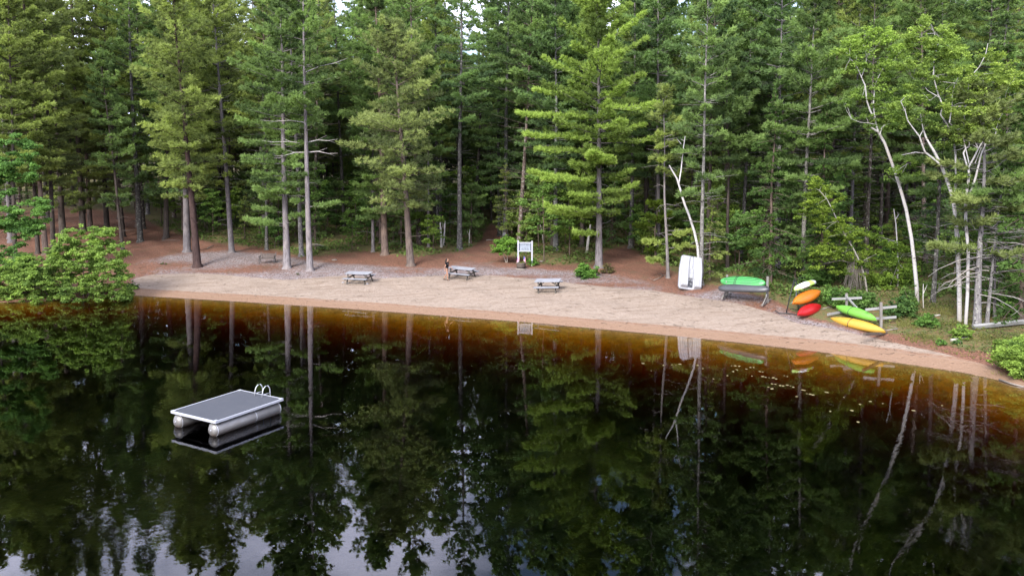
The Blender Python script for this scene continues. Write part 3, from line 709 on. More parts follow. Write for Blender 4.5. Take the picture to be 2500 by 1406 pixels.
while tries < 30000:
    tries += 1
    y = ph.uniform(56, 126); x = ph.uniform(-1, 1) * (.66 * y + 6)
    d = float(shore_dist(np.array([x]), np.array([y]))[0])
    if d < 16.5: continue
    px, py = project(x, y, gz(x, y))
    if d < 21 and px < 1750: continue
    if 30 < px < 440 and 505 < py < 640 and ph.random() < .93: continue
    if 1150 < px < 1240 and py > 538: continue
    gapcol = any(a < px < b_ for a, b_ in [(40, 300), (480, 640), (780, 915), (1100, 1260), (1430, 1570), (1640, 1745), (1900, 2010)])
    if gapcol and d < 40: continue
    mind = 3.4 if d < 34 else 4.1
    if any((x - a) ** 2 + (y - b_) ** 2 < mind ** 2 for a, b_, *_ in spots): continue
    if any((x - a) ** 2 + (y - b_) ** 2 < 2.4 ** 2 for a, b_ in BASES): continue
    spots.append((x, y, d, px, gapcol))
    if len(spots) >= 290: break
for pxx, yy in [(838, 92), (1160, 93), (345, 90), (560, 96), (1700, 88)]:      # tall ones that close the canopy
    q = at_y(pxx, 400, yy); spots.append((q[0], yy, 40.0, pxx, False))
used = {}
for (x, y, d, px, gapcol) in spots:
    k = ph.choices(range(6), [5, 4, 5, 3, 3 if px > 1700 else 1, 5])[0]
    z = gz(x, y)
    ztop = min((.51 * (y - 18) if px < 1500 else .56 * (y - 15)) * ph.uniform(.94, 1.08), 32 + (y - 90) * .03 + ph.uniform(-4, 1.5))
    if gapcol and y > 92 and ph.random() < .4: ztop = .2 * y + 10 + ph.uniform(-2, 3)
    elif gapcol: ztop = min(ztop, .31 * (y - 27) + ph.uniform(-1.5, 1))
    sc = (ztop - z) / 24.0
    col = ph.choice([DARK, DARK, BROWN, MOT, GREY]); gcol = ph.choice([G_MID, G_YEL, G_BLUE, G_OLIVE, G_DEEP, G_MID])
    gj = ph.uniform(.85, 1.18); gcol = tuple(q * gj for q in gcol)
    lab = zone_label(px, d, specs[k]['style']); grp = lab.replace('tall dark-trunked pine', 'pines').replace('tufted olive pine', 'tufted pines').replace('drooping dark hemlock', 'hemlocks')
    w_ = ph.uniform(.9, 1.15)
    if k not in used:
        root, parts = pine_thing('hemlock_tree' if specs[k]['style'] == 'hem' else 'pine_tree', lab, (x, y, z), M['mottled' if k in (2, 5) else 'bark'], col, gcol, grp, ph.uniform(0, 6), seed=500 + k, lean=(.4, .2), **specs[k])
        root.scale = (sc * w_, sc * w_, sc); used[k] = (root, parts)
    else:
        copy_tree(*used[k], (x, y, z), ph.uniform(0, 6.28), (sc * w_, sc * w_, sc), col, gcol, lab, grp, (ph.gauss(0, .02), ph.gauss(0, .02)))

# far slope: trees too many to count, one mass
rng = np.random.default_rng(3)
VV, FF, TN, off = [], [], [], 0
TVs, TFs, toff = [], [], 0
base_sp = [make_pine(900 + k, H=20, r0=.2, cb=4, R=3.6, dens=.28, dead=4) for k in range(2)]
nfar = 0
for _ in range(420):
    y = rng.uniform(124, 205); x = rng.uniform(-1, 1) * (.68 * y + 4); z = gz(x, y)
    (tv, tf), (cv, cf, tn) = base_sp[nfar % 2]; nfar += 1
    a = rng.uniform(0, 6.28); c, s = math.cos(a), math.sin(a); k = rng.uniform(.9, 1.15)
    Rm = np.array([[c, -s, 0], [s, c, 0], [0, 0, 1]]) * k
    sel = rng.random(len(cf)) < .55
    v3 = cv.reshape(-1, 3, 3)[sel]; cen = v3[:, 2:3] ; v3 = cen + (v3 - cen) * 1.9
    VV.append(v3.reshape(-1, 3) @ Rm.T + [x, y, z]); TN.append(tn.reshape(-1, 3)[sel].ravel() * .8)
    tv2 = np.array([[0, 0, 0]])
    TVs.append(tube_arrays([[x, y, z - .3], [x, y, z + 18 * k]], [.2, .04], 5)[0]); TFs.append(tube_arrays([[0, 0, 0], [0, 0, 1]], [1, 1], 5)[1] + toff); toff += 10
VV = np.concatenate(VV); TN = np.concatenate(TN); nl = len(VV); tvs = np.concatenate(TVs)
quad_as_tri = np.concatenate(TFs); tri2 = np.concatenate([quad_as_tri[:, [0, 1, 2]], quad_as_tri[:, [0, 2, 3]]]) + nl
me = mesh_np('wooded_hillside', np.concatenate([VV, tvs]), np.concatenate([np.arange(nl).reshape(-1, 3), tri2]), [M['needle'], M['bark']],
             np.concatenate([TN, np.zeros(len(tvs))]), np.concatenate([np.zeros(nl // 3), np.ones(len(tri2))]))
o = link('wooded_hillside', me, None, (.105, .140, .066)); tag(o, 'far wooded slope of pines seen between the trunks', 'woods', kind='stuff')

# ------------------------------------------------------------------ broadleaf saplings, young conifers and shrubs
def broadleaf(name, label, cat, loc, clumps, limbs, green, bark=BROWN, seed=0, size=.13, per=90, flat=.7, group=None, barkmat='bark', stem='trunk', rz=0.0):
    rng = np.random.default_rng(seed)
    root = thing(name, label, cat, loc, rz, group); parts = []
    if limbs: parts.append(link(stem, limb_mesh(limbs, M[barkmat]), root, bark))
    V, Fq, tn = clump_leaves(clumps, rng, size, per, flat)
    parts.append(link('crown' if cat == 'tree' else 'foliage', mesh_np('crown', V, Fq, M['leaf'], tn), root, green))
    return root, parts
def sapling_spec(seed, H, R, n):
    r = random.Random(seed); cl, li = [], []
    li.append(([(0, 0, -.2), (.1, 0, H * .3), (.05, .1, H * .7), (.1, 0, H)], [.05, .04, .025, .008]))
    for k in range(n):
        t = (k + .5) / n; h = H * (.25 + .75 * t); a = k * 2.4 + r.uniform(-.4, .4); L = R * (1 - t * .55) * r.uniform(.5, 1.05)
        e = (L * math.cos(a), L * math.sin(a), h + L * .15)
        li.append(([(.08, .03, h - .3), (e[0] * .5, e[1] * .5, h), e], [.018, .012, .005]))
        cl.append((*e, r.uniform(.45, .75), r.uniform(.3, .7))); cl.append((e[0] * .55, e[1] * .55, h, r.uniform(.35, .55), r.uniform(.2, .6)))
    return cl, li
SAP = []
sap_used = {}
L_GREEN = [(.105, .180, .052), (.135, .205, .052), (.090, .165, .058), (.120, .175, .052)]
cnt = 0; tries = 0; taken = []
while cnt < 230 and tries < 6000:
    tries += 1
    y = ph.uniform(52, 118); x = ph.uniform(-1, 1) * (.64 * y + 2)
    d = float(shore_dist(np.array([x]), np.array([y]))[0]); px, py = project(x, y, gz(x, y))
    lim = polyline_y(EDGE_NEEDLE, px)
    if py > lim - 4 or (px < 430 and py > 548) or (1160 < px < 1235 and py > 545): continue
    if px > 1700 and d < 9: continue
    if any((x - a) ** 2 + (y - b_) ** 2 < 1.8 ** 2 for a, b_ in taken): continue
    taken.append((x, y)); cnt += 1
    k = ph.randrange(4); sc = ph.uniform(.55, 1.15) * (1.35 if y > 88 else 1); g = ph.choice(L_GREEN); z = gz(x, y)
    side = 'left part of the woods' if px < 800 else 'middle of the woods' if px < 1600 else 'woods behind the kayaks'
    lab = 'light green leafy sapling in the understory, ' + side; grp = 'leafy saplings in the ' + side
    if k not in sap_used:
        cl, li = sapling_spec(40 + k, [4.2, 5.5, 3.4, 7.0][k], [1.5, 1.8, 1.4, 2.0][k], [9, 11, 8, 13][k])
        sap_used[k] = broadleaf('sapling', lab, 'tree', (x, y, z), cl, li, g, BROWN, 40 + k, .17, 60, .5, grp); sap_used[k][0].scale = (sc,) * 3
    else:
        copy_tree(*sap_used[k], (x, y, z), ph.uniform(0, 6.28), (sc,) * 3, BROWN, g, lab, grp)
con_used = {}
cnt = 0; tries = 0
while cnt < 130 and tries < 6000:
    tries += 1
    y = ph.uniform(50, 125); x = ph.uniform(-1, 1) * (.64 * y + 2)
    d = float(shore_dist(np.array([x]), np.array([y]))[0]); px, py = project(x, y, gz(x, y))
    lim = polyline_y(EDGE_NEEDLE, px)
    if py > lim - 6 or (px < 430 and py > 520) or (1160 < px < 1235 and py > 545): continue
    if px > 1700 and d < 9: continue
    if any((x - a) ** 2 + (y - b_) ** 2 < 2.0 ** 2 for a, b_ in taken): continue
    taken.append((x, y)); cnt += 1
    k = ph.randrange(3); sc = ph.uniform(.6, 1.15); z = gz(x, y)
    side = 'left part of the woods' if px < 800 else 'middle of the woods' if px < 1600 else 'woods behind the kayaks'
    lab = 'young conifer with low boughs in the understory, ' + side; grp = 'young conifers in the ' + side
    g = ph.choice([G_MID, G_BLUE, G_YEL, G_DEEP])
    if k not in con_used:
        con_used[k] = pine_thing('young_conifer', lab, (x, y, z), M['bark'], BROWN, g, grp, 0, seed=700 + k, H=[7, 9.5, 5.5][k], r0=.07, cb=[1.2, 2.2, .6][k], R=[1.9, 2.2, 1.7][k], style=['wp', 'hem', 'hem'][k], dead=8, deadlen=.8, gap=.25)
        con_used[k][0].scale = (sc,) * 3
    else:
        copy_tree(*con_used[k], (x, y, z), ph.uniform(0, 6.28), (sc,) * 3, BROWN, g, lab, grp)

# shrubs that stand alone
def shrub(label, px, py, wpx, hpx, green, seed, tone=.5, size=.12, per=150, stems=None, name='bush', cat='bush', base=0.0, n=None, group=None):
    p = ground(px, py); s = pxm(p[1]); Wd, Ht = wpx / s, hpx / s; r = random.Random(seed); cl, li = [], []
    n = n or int(14 + Wd * 15)
    for k in range(n):
        a = r.uniform(0, 6.28); q = math.sqrt(r.uniform(0, 1)); hh = r.uniform(.15, .85) * math.sqrt(max(0.05, 1 - q * q * .8))
        rr = min(.46, Wd * .21) * r.uniform(.5, 1.15)
        if k % 4 == 3: q *= 1.3; rr *= .5; hh = min(1.15, hh * 1.25)
        cl.append((q * math.cos(a) * (Wd / 2 - rr * .6), q * math.sin(a) * (Wd / 2 - rr * .6) * .8, base * Ht + max(rr * .3, hh * Ht * (1 - base) * .95), rr, min(1, tone + r.uniform(-.32, .32))))
    for k in range(5):
        a = k * 1.3; li.append(([(0, 0, -.1), (.15 * math.cos(a), .15 * math.sin(a), Ht * .3), (Wd * .3 * math.cos(a), Wd * .25 * math.sin(a), Ht * .75)], [.02, .014, .005]))
    if stems: li = stems
    size *= .78
    return broadleaf(name, label, cat, p, cl, li, green, (.42, .38, .33) if stems else BROWN, seed, size, per, .75, group, 'bark', 'stem')
shrub('round green shrub on two pale stems left of the white sign', 1236, 641, 70, 72, (0.109, 0.203, 0.044), 61, .5, .15, 150, [([(0, 0, -.1), (-.18, 0, .5), (-.42, 0, 1.3)], [.035, .028, .015]), ([(.05, 0, -.1), (.1, .02, .6), (.18, 0, 1.4)], [.032, .026, .015])], base=.32)
shrub('small low green bush at the right foot of the white sign', 1300, 649, 30, 24, (0.087, 0.176, 0.040), 62, .5, .13, 160)
shrub('low dense dark green bush at the foot of the large bright pine', 1431, 677, 64, 34, (0.080, 0.162, 0.040), 63, .45, .13, 190)
shrub('small brownish shrub right of the dense bush by the large pine', 1484, 668, 34, 26, (0.094, 0.088, 0.044), 64, .4, .12, 90)
shrub('leafy shrub behind the orange kayak', 2040, 745, 70, 56, (0.080, 0.149, 0.044), 65, .45, .15, 130)
shrub('leafy shrub behind the green kayak posts', 2105, 750, 70, 44, (0.075, 0.135, 0.044), 66, .45, .15, 120)
shrub('dark green shrub in shade right of the wooden crosspost', 2198, 772, 74, 52, (0.070, 0.128, 0.044), 67, .4, .15, 130)
shrub('round fern-like shrub on the mossy bank below the leaning birch', 2265, 797, 56, 36, (0.080, 0.155, 0.044), 68, .5, .15, 160)
shrub('yellow-green shrub at the foot of the birch clump', 2346, 828, 52, 40, (0.123, 0.189, 0.048), 69, .55, .14, 170)
shrub('small green tuft at the upper edge of the sand, right', 2298, 843, 26, 17, (0.087, 0.162, 0.048), 70, .5, .12, 150)
shrub('little green tuft beside the small birch log', 2338, 842, 24, 12, (0.072, 0.135, 0.052), 71, .45, .12, 120)
shrub('bright yellow-green waterside bush at the right edge of the shore', 2492, 915, 120, 92, (.118, .182, .046), 72, .55, .13, 170, n=70)
shrub('light green shrub along the bank above the right waterside bush', 2490, 856, 110, 34, (0.123, 0.189, 0.048), 73, .5, .15, 130)
shrub('leafy green shrub right of the thin trunk behind the plank', 2470, 772, 90, 60, (0.087, 0.162, 0.044), 74, .5, .16, 120)
shrub('tiny green tuft on the grey mulch left of the reddish pine', 400, 646, 14, 8, (0.072, 0.108, 0.044), 75, .4, .1, 120, n=5)
shrub('tiny green tuft on the grey mulch below the tall pale trunk', 728, 672, 8, 6, (0.072, 0.108, 0.044), 76, .4, .1, 120, n=4)
shrub('dark low shrub at the waterline right of the big left bush', 322, 706, 34, 20, (0.065, 0.108, 0.044), 77, .35, .12, 120)
shrub('green shrub behind the lime and white kayak', 1990, 700, 80, 50, (0.080, 0.149, 0.044), 78, .45, .15, 120)
shrub('leafy shrub in front of the leaning birch foot', 2225, 752, 60, 60, (0.087, 0.149, 0.048), 79, .5, .15, 110)

# the big bush over the water at left
def big_bush():
    p = ground(150, 727); Yb = p[1]; s = pxm(Yb); r = random.Random(81); cl, li = [], []
    outline = [(-40, 650), (0, 655), (60, 632), (100, 622), (130, 600), (150, 575), (200, 562), (260, 560), (290, 590), (300, 615), (305, 650), (312, 690), (300, 712)]
    ox = np.array(outline, float)
    while len(cl) < 640:
        px = r.uniform(-60, 312); top = np.interp(px, ox[:, 0], ox[:, 1]); py = r.uniform(top, 737)
        if px > 290 and py < 600: continue
        if r.random() < .22: py -= r.uniform(4, 22); px += r.uniform(-6, 14)
        y = Yb + r.uniform(-1.9, 2.6) * math.sqrt(max(.1, (py - top) / 120 + .12)) - .4; q = at_y(px, py, y)
        cl.append((q[0] - p[0], q[1] - p[1], max(.05, q[2] - p[2]), r.uniform(.22, .52), r.uniform(.15, .85)))
    for k in range(16):
        c = cl[k * 20]; li.append(([(c[0] * .6, c[1] * .3 + .5, -.3), (c[0] * .75, c[1] * .6 + .3, c[2] * .5), c[:3]], [.05, .035, .01]))
    broadleaf('bush', 'large light green bush overhanging the water at the left shore', 'bush', p, cl, li, (.130, .200, .055), BROWN, 82, .13, 120, .6, None, 'bark', 'stem')
big_bush()
def left_maple():
    p = ground(15, 660); Yb = p[1] - 1; r = random.Random(83); cl, li = [], []
    top = ground(15, 660)
    for (cx, cy, rx, ry, n, t) in [(20, 370, 55, 40, 14, .45), (40, 420, 50, 30, 12, .5), (30, 500, 85, 22, 22, .75), (10, 545, 90, 20, 20, .55), (60, 560, 60, 20, 12, .5), (10, 620, 50, 40, 14, .4), (-20, 460, 50, 60, 16, .4)]:
        for _ in range(n):
            q = at_y(cx + r.uniform(-rx, rx), cy + r.uniform(-ry, ry), Yb + r.uniform(-1.6, 1.2)); cl.append((q[0] - p[0], q[1] - p[1], q[2] - p[2], r.uniform(.4, .7), min(1, t + r.uniform(-.2, .2))))
    li.append(([(-.9, 0, -.2), (-.8, 0, 3), (-.6, 0, 7), (-.3, 0, 10)], [.13, .11, .07, .02]))
    for k in range(0, len(cl), 9): c = cl[k]; li.append(([(-.8, 0, max(1, c[2] - .8)), (c[0] * .5 - .4, c[1] * .5, c[2] - .2), c[:3]], [.03, .02, .006]))
    broadleaf('maple_tree', 'broadleaf tree with layered bluish-green boughs at the left edge', 'tree', p, cl, li, (.085, .165, .052), DARK, 84, .17, 120, .45)
left_maple()

# ------------------------------------------------------------------ birches
def px_limb(pts, y0, base, w0, w1, seed, dy=0.0):
    """pixel polyline of a limb standing at distance y0 -> points local to base, radii in metres"""
    r = random.Random(seed); n = len(pts); P, Rr = [], []
    for i, (a, b_) in enumerate(pts):
        t = i / max(1, n - 1); q = at_y(a, b_, y0 + dy * t); P.append(tuple(q - base)); Rr.append((w0 + (w1 - w0) * t) * .39 / pxm(y0))
    return P, Rr
def birch(label, px, py, limbs, clumps, green, seed, name='birch_tree', per=64, size=.115, barkc=(.31, .30, .295)):
    p = ground(px, py); y0 = p[1]; s = pxm(y0); r = random.Random(seed); li, cl = [], []
    for k, (pts, w0, w1, dy) in enumerate(limbs):
        P, Rr = px_limb(pts, y0, p, w0, w1, seed + k, dy)
        if k == 0: P[0] = (P[0][0], P[0][1], -.2)
        li.append((P, Rr))
    for (cx, cy, rpx, tone) in clumps:
        R = rpx / s
        for _ in range(max(6, int(20 * R * R))):
            a, rad = r.uniform(0, 6.28), R * math.sqrt(r.uniform(0, 1))
            q = at_y(cx + rad * math.cos(a) * s, cy + rad * math.sin(a) * s * .85, y0 + r.uniform(-1.0, 1.2) * R * .8) - p
            cl.append((*q, r.uniform(.26, .5), min(1, max(0, tone + r.uniform(-.25, .25)))))
    joints = np.array([p_ for P_, _ in li for p_ in P_[(1 if len(P_) < 7 else 3):]])
    for c in (cl[::3] if seed < 230 else cl[::9]):                                        # fine twigs carrying the leaves
        c3 = np.array(c[:3]); j = joints[np.argmin(((joints - c3) ** 2).sum(1))]
        if np.linalg.norm(j - c3) < 2.6: li.append(([tuple(j), tuple((j + c3) / 2 + [r.uniform(-.12, .12), r.uniform(-.12, .12), r.uniform(0, .15)]), tuple(c3)], [.011, .008, .004]))
    return broadleaf(name, label, 'tree', p, cl, li, green, barkc, seed, size, per, .6, None, 'birch')
birch('leaning white birch with forked top right of the wooden crossposts', 2240, 742,
      [([(2240, 742), (2238, 700), (2232, 640), (2225, 580), (2212, 510), (2195, 450), (2178, 400), (2160, 350), (2143, 320)], 13, 8, .5),
       ([(2143, 320), (2137, 295), (2132, 260), (2136, 209), (2144, 190), (2153, 172)], 6, 2, .6), ([(2137, 295), (2124, 270), (2116, 246), (2112, 209), (2103, 189), (2088, 155), (2076, 145)], 6, 2, -.5),
       ([(2103, 189), (2112, 165), (2116, 141)], 3, 1.5, .2), ([(2143, 322), (2127, 312)], 7, 5, -.1), ([(2140, 305), (2120, 301), (2099, 299), (2079, 291)], 3, 1, -.6), ([(2148, 330), (2153, 312)], 4, 2, 0), ([(2186, 420), (2215, 400)], 3, 1, -.4)],
      [(2110, 110, 38, .7), (2150, 95, 36, .8), (2185, 110, 34, .75), (2070, 115, 30, .6), (2085, 160, 30, .45), (2150, 170, 30, .5), (2190, 160, 26, .6), (2085, 240, 28, .35), (2160, 240, 26, .4), (2130, 290, 26, .3), (2180, 300, 34, .35), (2200, 270, 30, .45), (2195, 420, 28, .15), (2230, 415, 24, .2), (2160, 215, 24, .55)],
      (.135, .205, .052), 201)
birch('tall white birch with many forked limbs, largest of the clump by the plank', 2343, 790,
      [([(2343, 790), (2342, 700), (2338, 600), (2333, 530), (2326, 480), (2312, 440), (2298, 405), (2281, 371), (2268, 350)], 15, 8, .4),
       ([(2281, 371), (2261, 337), (2253, 312), (2250, 295), (2247, 276)], 7, 2, .8), ([(2298, 405), (2275, 385), (2258, 372), (2250, 350), (2245, 334), (2228, 312), (2216, 295), (2210, 272), (2199, 248)], 7, 2, -.8),
       ([(2258, 375), (2235, 372), (2201, 379)], 3.5, 1, -.9), ([(2245, 334), (2258, 310)], 3, 1, .4), ([(2330, 500), (2334, 430), (2333, 380), (2328, 330), (2310, 300), (2296, 280), (2304, 250)], 7, 4, 1.0),
       ([(2304, 262), (2292, 235), (2278, 187), (2281, 150), (2287, 113), (2281, 82)], 5, 1.5, 1.0), ([(2287, 113), (2299, 98)], 2, 1, .2), ([(2296, 240), (2265, 222), (2248, 200), (2228, 192)], 3, 1, .6), ([(2290, 232), (2270, 246), (2245, 219)], 3, 1, .3)],
      [(2280, 75, 44, .6), (2240, 105, 36, .6), (2310, 105, 36, .65), (2225, 150, 34, .6), (2290, 165, 34, .45), (2340, 150, 36, .75), (2320, 195, 34, .6), (2250, 195, 30, .4), (2210, 235, 30, .6), (2240, 245, 26, .4), (2190, 265, 26, .45), (2225, 290, 26, .3), (2270, 300, 22, .3), (2320, 440, 26, .2), (2310, 340, 22, .3), (2360, 620, 40, .2), (2330, 580, 30, .25)],
      (.130, .190, .052), 211)
birch('white birch with a wide forked crown, slimmer right stem of the clump', 2357, 798,
      [([(2357, 798), (2362, 720), (2364, 620), (2358, 540), (2358, 480), (2366, 430), (2364, 408)], 11, 8, .2),
       ([(2366, 425), (2357, 392), (2352, 374), (2358, 362), (2368, 358)], 5.5, 4, .3), ([(2364, 410), (2378, 385), (2389, 363), (2398, 348), (2406, 333)], 6, 3, -.3), ([(2370, 470), (2383, 430), (2390, 400), (2396, 375), (2406, 352), (2429, 333), (2432, 318), (2424, 314)], 7, 2, -.6),
       ([(2429, 334), (2455, 326)], 2.5, 1, 0), ([(2389, 363), (2372, 352), (2345, 365), (2325, 368)], 4, 1, .8), ([(2372, 352), (2390, 338)], 2, 1, .3), ([(2366, 356), (2368, 330), (2346, 324)], 3, 1, .2),
       ([(2318, 300), (2324, 260), (2325, 229), (2332, 204), (2349, 172)], 4, 1.5, .8), ([(2332, 204), (2300, 200)], 2, 1, .2), ([(2354, 285), (2358, 262), (2366, 201), (2372, 185), (2390, 165), (2406, 135), (2412, 107)], 4, 1.5, .9), ([(2440, 265), (2452, 248), (2465, 235), (2468, 205)], 3, 1, .6), ([(2380, 400), (2420, 300), (2440, 265)], 3, 2.5, .6), ([(2366, 400), (2350, 330), (2318, 300)], 3.5, 3, .6), ([(2389, 363), (2360, 310), (2354, 285)], 4, 3, .6)],
      [(2350, 285, 44, .6), (2400, 290, 44, .65), (2440, 290, 36, .6), (2330, 330, 30, .4), (2400, 200, 40, .6), (2440, 185, 36, .7), (2480, 180, 36, .7), (2490, 215, 30, .5), (2345, 190, 26, .6), (2360, 235, 30, .4), (2440, 235, 30, .35), (2380, 330, 26, .4), (2320, 250, 24, .4), (2425, 130, 24, .55), (2465, 340, 26, .4), (2345, 450, 26, .2)],
      (.135, .190, .050), 221)
birch('thin birch bending left over shrubs behind the black kayak rack', 2112, 716,
      [([(2118, 716), (2112, 680), (2100, 640), (2082, 605), (2062, 572), (2045, 540), (2030, 508), (2018, 485), (2000, 465)], 6, 2, -.4), ([(2062, 572), (2090, 560)], 2, 1, 0), ([(2100, 640), (2140, 620)], 2, 1, .2)],
      [(1990, 470, 34, .55), (2020, 490, 30, .5), (1975, 520, 26, .4), (2020, 545, 30, .4), (2075, 555, 36, .5), (2030, 600, 36, .5), (2085, 610, 34, .4), (2000, 630, 26, .35), (2060, 650, 30, .35), (2110, 660, 26, .35)],
      (.120, .175, .034), 231, per=80, barkc=(.24, .23, .21))
birch('broken pale birch stub with small fork rising from leafy shrubs', 2192, 700,
      [([(2192, 700), (2192, 640), (2190, 590), (2187, 545), (2182, 510)], 6, 3, 0), ([(2187, 535), (2194, 524), (2190, 518)], 3, 1.5, -.1)],
      [(2180, 620, 40, .5), (2160, 660, 40, .45), (2210, 660, 36, .45), (2190, 690, 44, .45), (2150, 700, 34, .4), (2220, 610, 26, .4), (2145, 570, 30, .3)],
      (.105, .165, .034), 241)
# dead birch snag
p = ground(1704, 684); y0 = p[1]
root = thing('dead_birch', 'bare white dead birch with forked top behind the upended boat', 'tree', p)
segs = [([(1704, 684), (1706, 640), (1703, 600), (1695, 565), (1682, 525), (1672, 500), (1668, 488), (1660, 460)], 9, 6.5, -.2)]
li = [px_limb(*[segs[0][0], y0, p], segs[0][1], segs[0][2], 1, -.2)]
link('trunk', limb_mesh(li, M['birch']), root, (.42, .41, .41))
for pts, w0, w1, dy in [([(1660, 460), (1652, 435), (1640, 415), (1634, 404)], 6, 3.5, -.4), ([(1657, 450), (1663, 415), (1668, 365), (1674, 325), (1679, 306)], 5, 1.5, .3)]:
    P, Rr = px_limb(pts, y0, p, w0, w1, 2, dy); ex = [(P, Rr)]
    if w0 == 5:
        for a, b_ in [((1671, 345), (1662, 340)), ((1666, 385), (1656, 384)), ((1674, 325), (1683, 332)), ((1663, 352), (1652, 338))]:
            q0, q1 = at_y(*a, y0 + .2) - p, at_y(*b_, y0 + .1) - p; ex.append(([tuple(q0), tuple((q0 + q1) / 2), tuple(q1)], [.025, .018, .008]))
    link('limb', limb_mesh(ex, M['birch']), root, (.42, .41, .41))
# small birch stems in the shade
for i, (px, py, dx, hpx, wpx, lab) in enumerate([(1432, 618, 9, 70, 8, 'pale leaning birch pole left of the large bright pine'), (1078, 604, -3, 62, 7, 'white-spotted birch stem in shade behind the woman, left of a close pair'),
        (1083, 600, 4, 60, 5, 'thinner birch stem in shade behind the woman, right of a close pair'), (1328, 594, -9, 46, 4, 'bare bleached stick standing in the shade right of the sign'), (1145, 600, 2, 40, 3, 'thin pale dead stem near the path left of the sign'),
        (2255, 752, -3, 60, 3, 'thin pale stem at the foot of the leaning birch')]):
    p = ground(px, py); s = pxm(p[1]); h = hpx / s; r = random.Random(i)
    root = thing('young_birch' if wpx > 4 else 'dead_sapling', lab, 'tree', p)
    link('trunk', limb_mesh([([(0, 0, -.2), (dx / s * .4, .05, h * .4), (dx / s, 0, h)], [wpx / 2 / s, wpx / 2.4 / s, wpx / 4 / s])], M['birch']), root, (.48, .46, .43))
    link('limb', limb_mesh([([(dx / s * .6, 0, h * .6), (dx / s * .6 + .25 * (1 if i % 2 else -1), .1, h * .95)], [.02, .008])], M['birch']), root, (.45, .43, .40))
# dark hemlock at the right edge
for i, (px, py, H, R, lab) in enumerate([(2492, 790, 13, 3.0, 'dense dark hemlock at the right edge behind the plank'), (2440, 735, 15, 2.6, 'dark hemlock in shade behind the birch clump'), (2005, 690, 12, 2.8, 'dark hemlock with drooping boughs behind the black kayak rack'), (1880, 690, 13, 3.0, 'dark hemlock filling the shade behind the green kayak rack')]):
    p = ground(px, py); pine_thing('hemlock_tree', lab, p, M['bark'], BROWN, (.072, .118, .042), seed=820 + i, H=H, r0=.13, cb=1.0, R=R, style='hem', dead=26, deadlen=1.2, gap=.18)
for i, (px, py, H, R, lab) in enumerate([(1425, 600, 7, 2.2, 'young pine with bright yellow-green boughs left of the large bright pine'), (1930, 672, 10, 2.6, 'young pine with spreading boughs up-slope of the black kayak rack'), (1600, 640, 5, 1.8, 'low young pine with bright tips in front of the white stone'), (680, 600, 7, 2.5, 'young pine with low boughs behind the pale grey pine')]):
    p = ground(px, py); pine_thing('young_conifer', lab, p, M['bark'], BROWN, [(.10, .15, .022), G_MID, (.085, .12, .022), G_MID][i], seed=840 + i, H=H, r0=.08, cb=1.0, R=R, style='wp', dead=10, deadlen=.9, gap=.25)

# low green cover on the forest floor
rng = np.random.default_rng(77)
N = 120000; y = 48 + 50 * rng.random(N) ** 1.2; x = rng.uniform(-1, 1, N) * (.66 * y)
z = terrain(x, y); px, py = project(x, y, z)
lim = np.interp(px, [q[0] for q in EDGE_NEEDLE], [q[1] for q in EDGE_NEEDLE])
clump = np.sin(x * 1.1 + 2 * np.sin(y * .6)) + np.sin(y * .9 + 1.7 * np.sin(x * .7)) + rng.normal(0, .5, N)
keep = (py < lim - rng.exponential(5, N) + 3) & (clump > -.3) & (shore_dist(x, y) > 2.5)
near = keep
P = np.stack([x, y, z + rng.uniform(.02, .38, N) * np.clip(clump * .6 + .6, .2, 1.2)], 1)[near]
V, Fq, k = leaves(P, rng.uniform(.14, .3, len(P)), rng, up=.9)
o = link('undergrowth', mesh_np('undergrowth', V, Fq, M['leaf'], np.repeat(np.clip(rng.normal(.4, .2, len(P)), 0, 1), k)), None, (.085, .13, .042))
tag(o, 'low green ground plants covering the forest floor', 'undergrowth', kind='stuff')
# grass blades on the right bank
N = 9000; q = rng.uniform(0, 1, (N, 2)); pxs = 2180 + q[:, 0] * 300; pys = 800 + q[:, 1] * 110
D = []
for a in range(0, N, 60): pass
xg = rng.uniform(17.5, 25.5, N); yg = rng.uniform(36, 46, N); dg = shore_dist(xg, yg); zg = terrain(xg, yg); pgx, pgy = project(xg, yg, zg)
lim = np.interp(pgx, [a[0] for a in EDGE_NEEDLE], [a[1] for a in EDGE_NEEDLE])
kp = (dg > .4) & (((pgx > 2190) & (pgy < lim + 10)) | ((pgx > 2400) & (dg > .3))) & (np.sin(xg * 2.1) + np.sin(yg * 2.7 + xg) + rng.normal(0, .6, N) > .75)
P = np.stack([xg, yg, zg], 1)[kp]; V, Fc, k = tufts(P, np.tile([0, 0, 1.], (len(P), 1)) + rng.normal(size=(len(P), 3)) * .2, rng.uniform(.12, .3, len(P)), rng, 5, .7, .03)
o = link('bank_grass', mesh_np('bank_grass', V, Fc, M['needle'], np.repeat(rng.uniform(.3, .9, len(P)), k)), None, (.125, .12, .05)); tag(o, 'short yellowish grass and moss on the right bank', 'grass', kind='stuff')
N = 14000; xg = rng.uniform(18.5, 29, N); yg = rng.uniform(38, 51, N); zg = terrain(xg, yg); pgx, pgy = project(xg, yg, zg)
lim = np.interp(pgx, [a[0] for a in EDGE_NEEDLE], [a[1] for a in EDGE_NEEDLE])
kp = (shore_dist(xg, yg) > 1.2) & (pgy < lim - 4) & (pgx > 2120) & (np.sin(xg * 1.7 + yg) + np.sin(yg * 2.1 - xg * .8) + rng.normal(0, .7, N) > .1)
P = np.stack([xg, yg, zg + rng.uniform(.01, .22, N)], 1)[kp]; V, Fq, k = leaves(P, rng.uniform(.06, .15, len(P)), rng, up=.6)
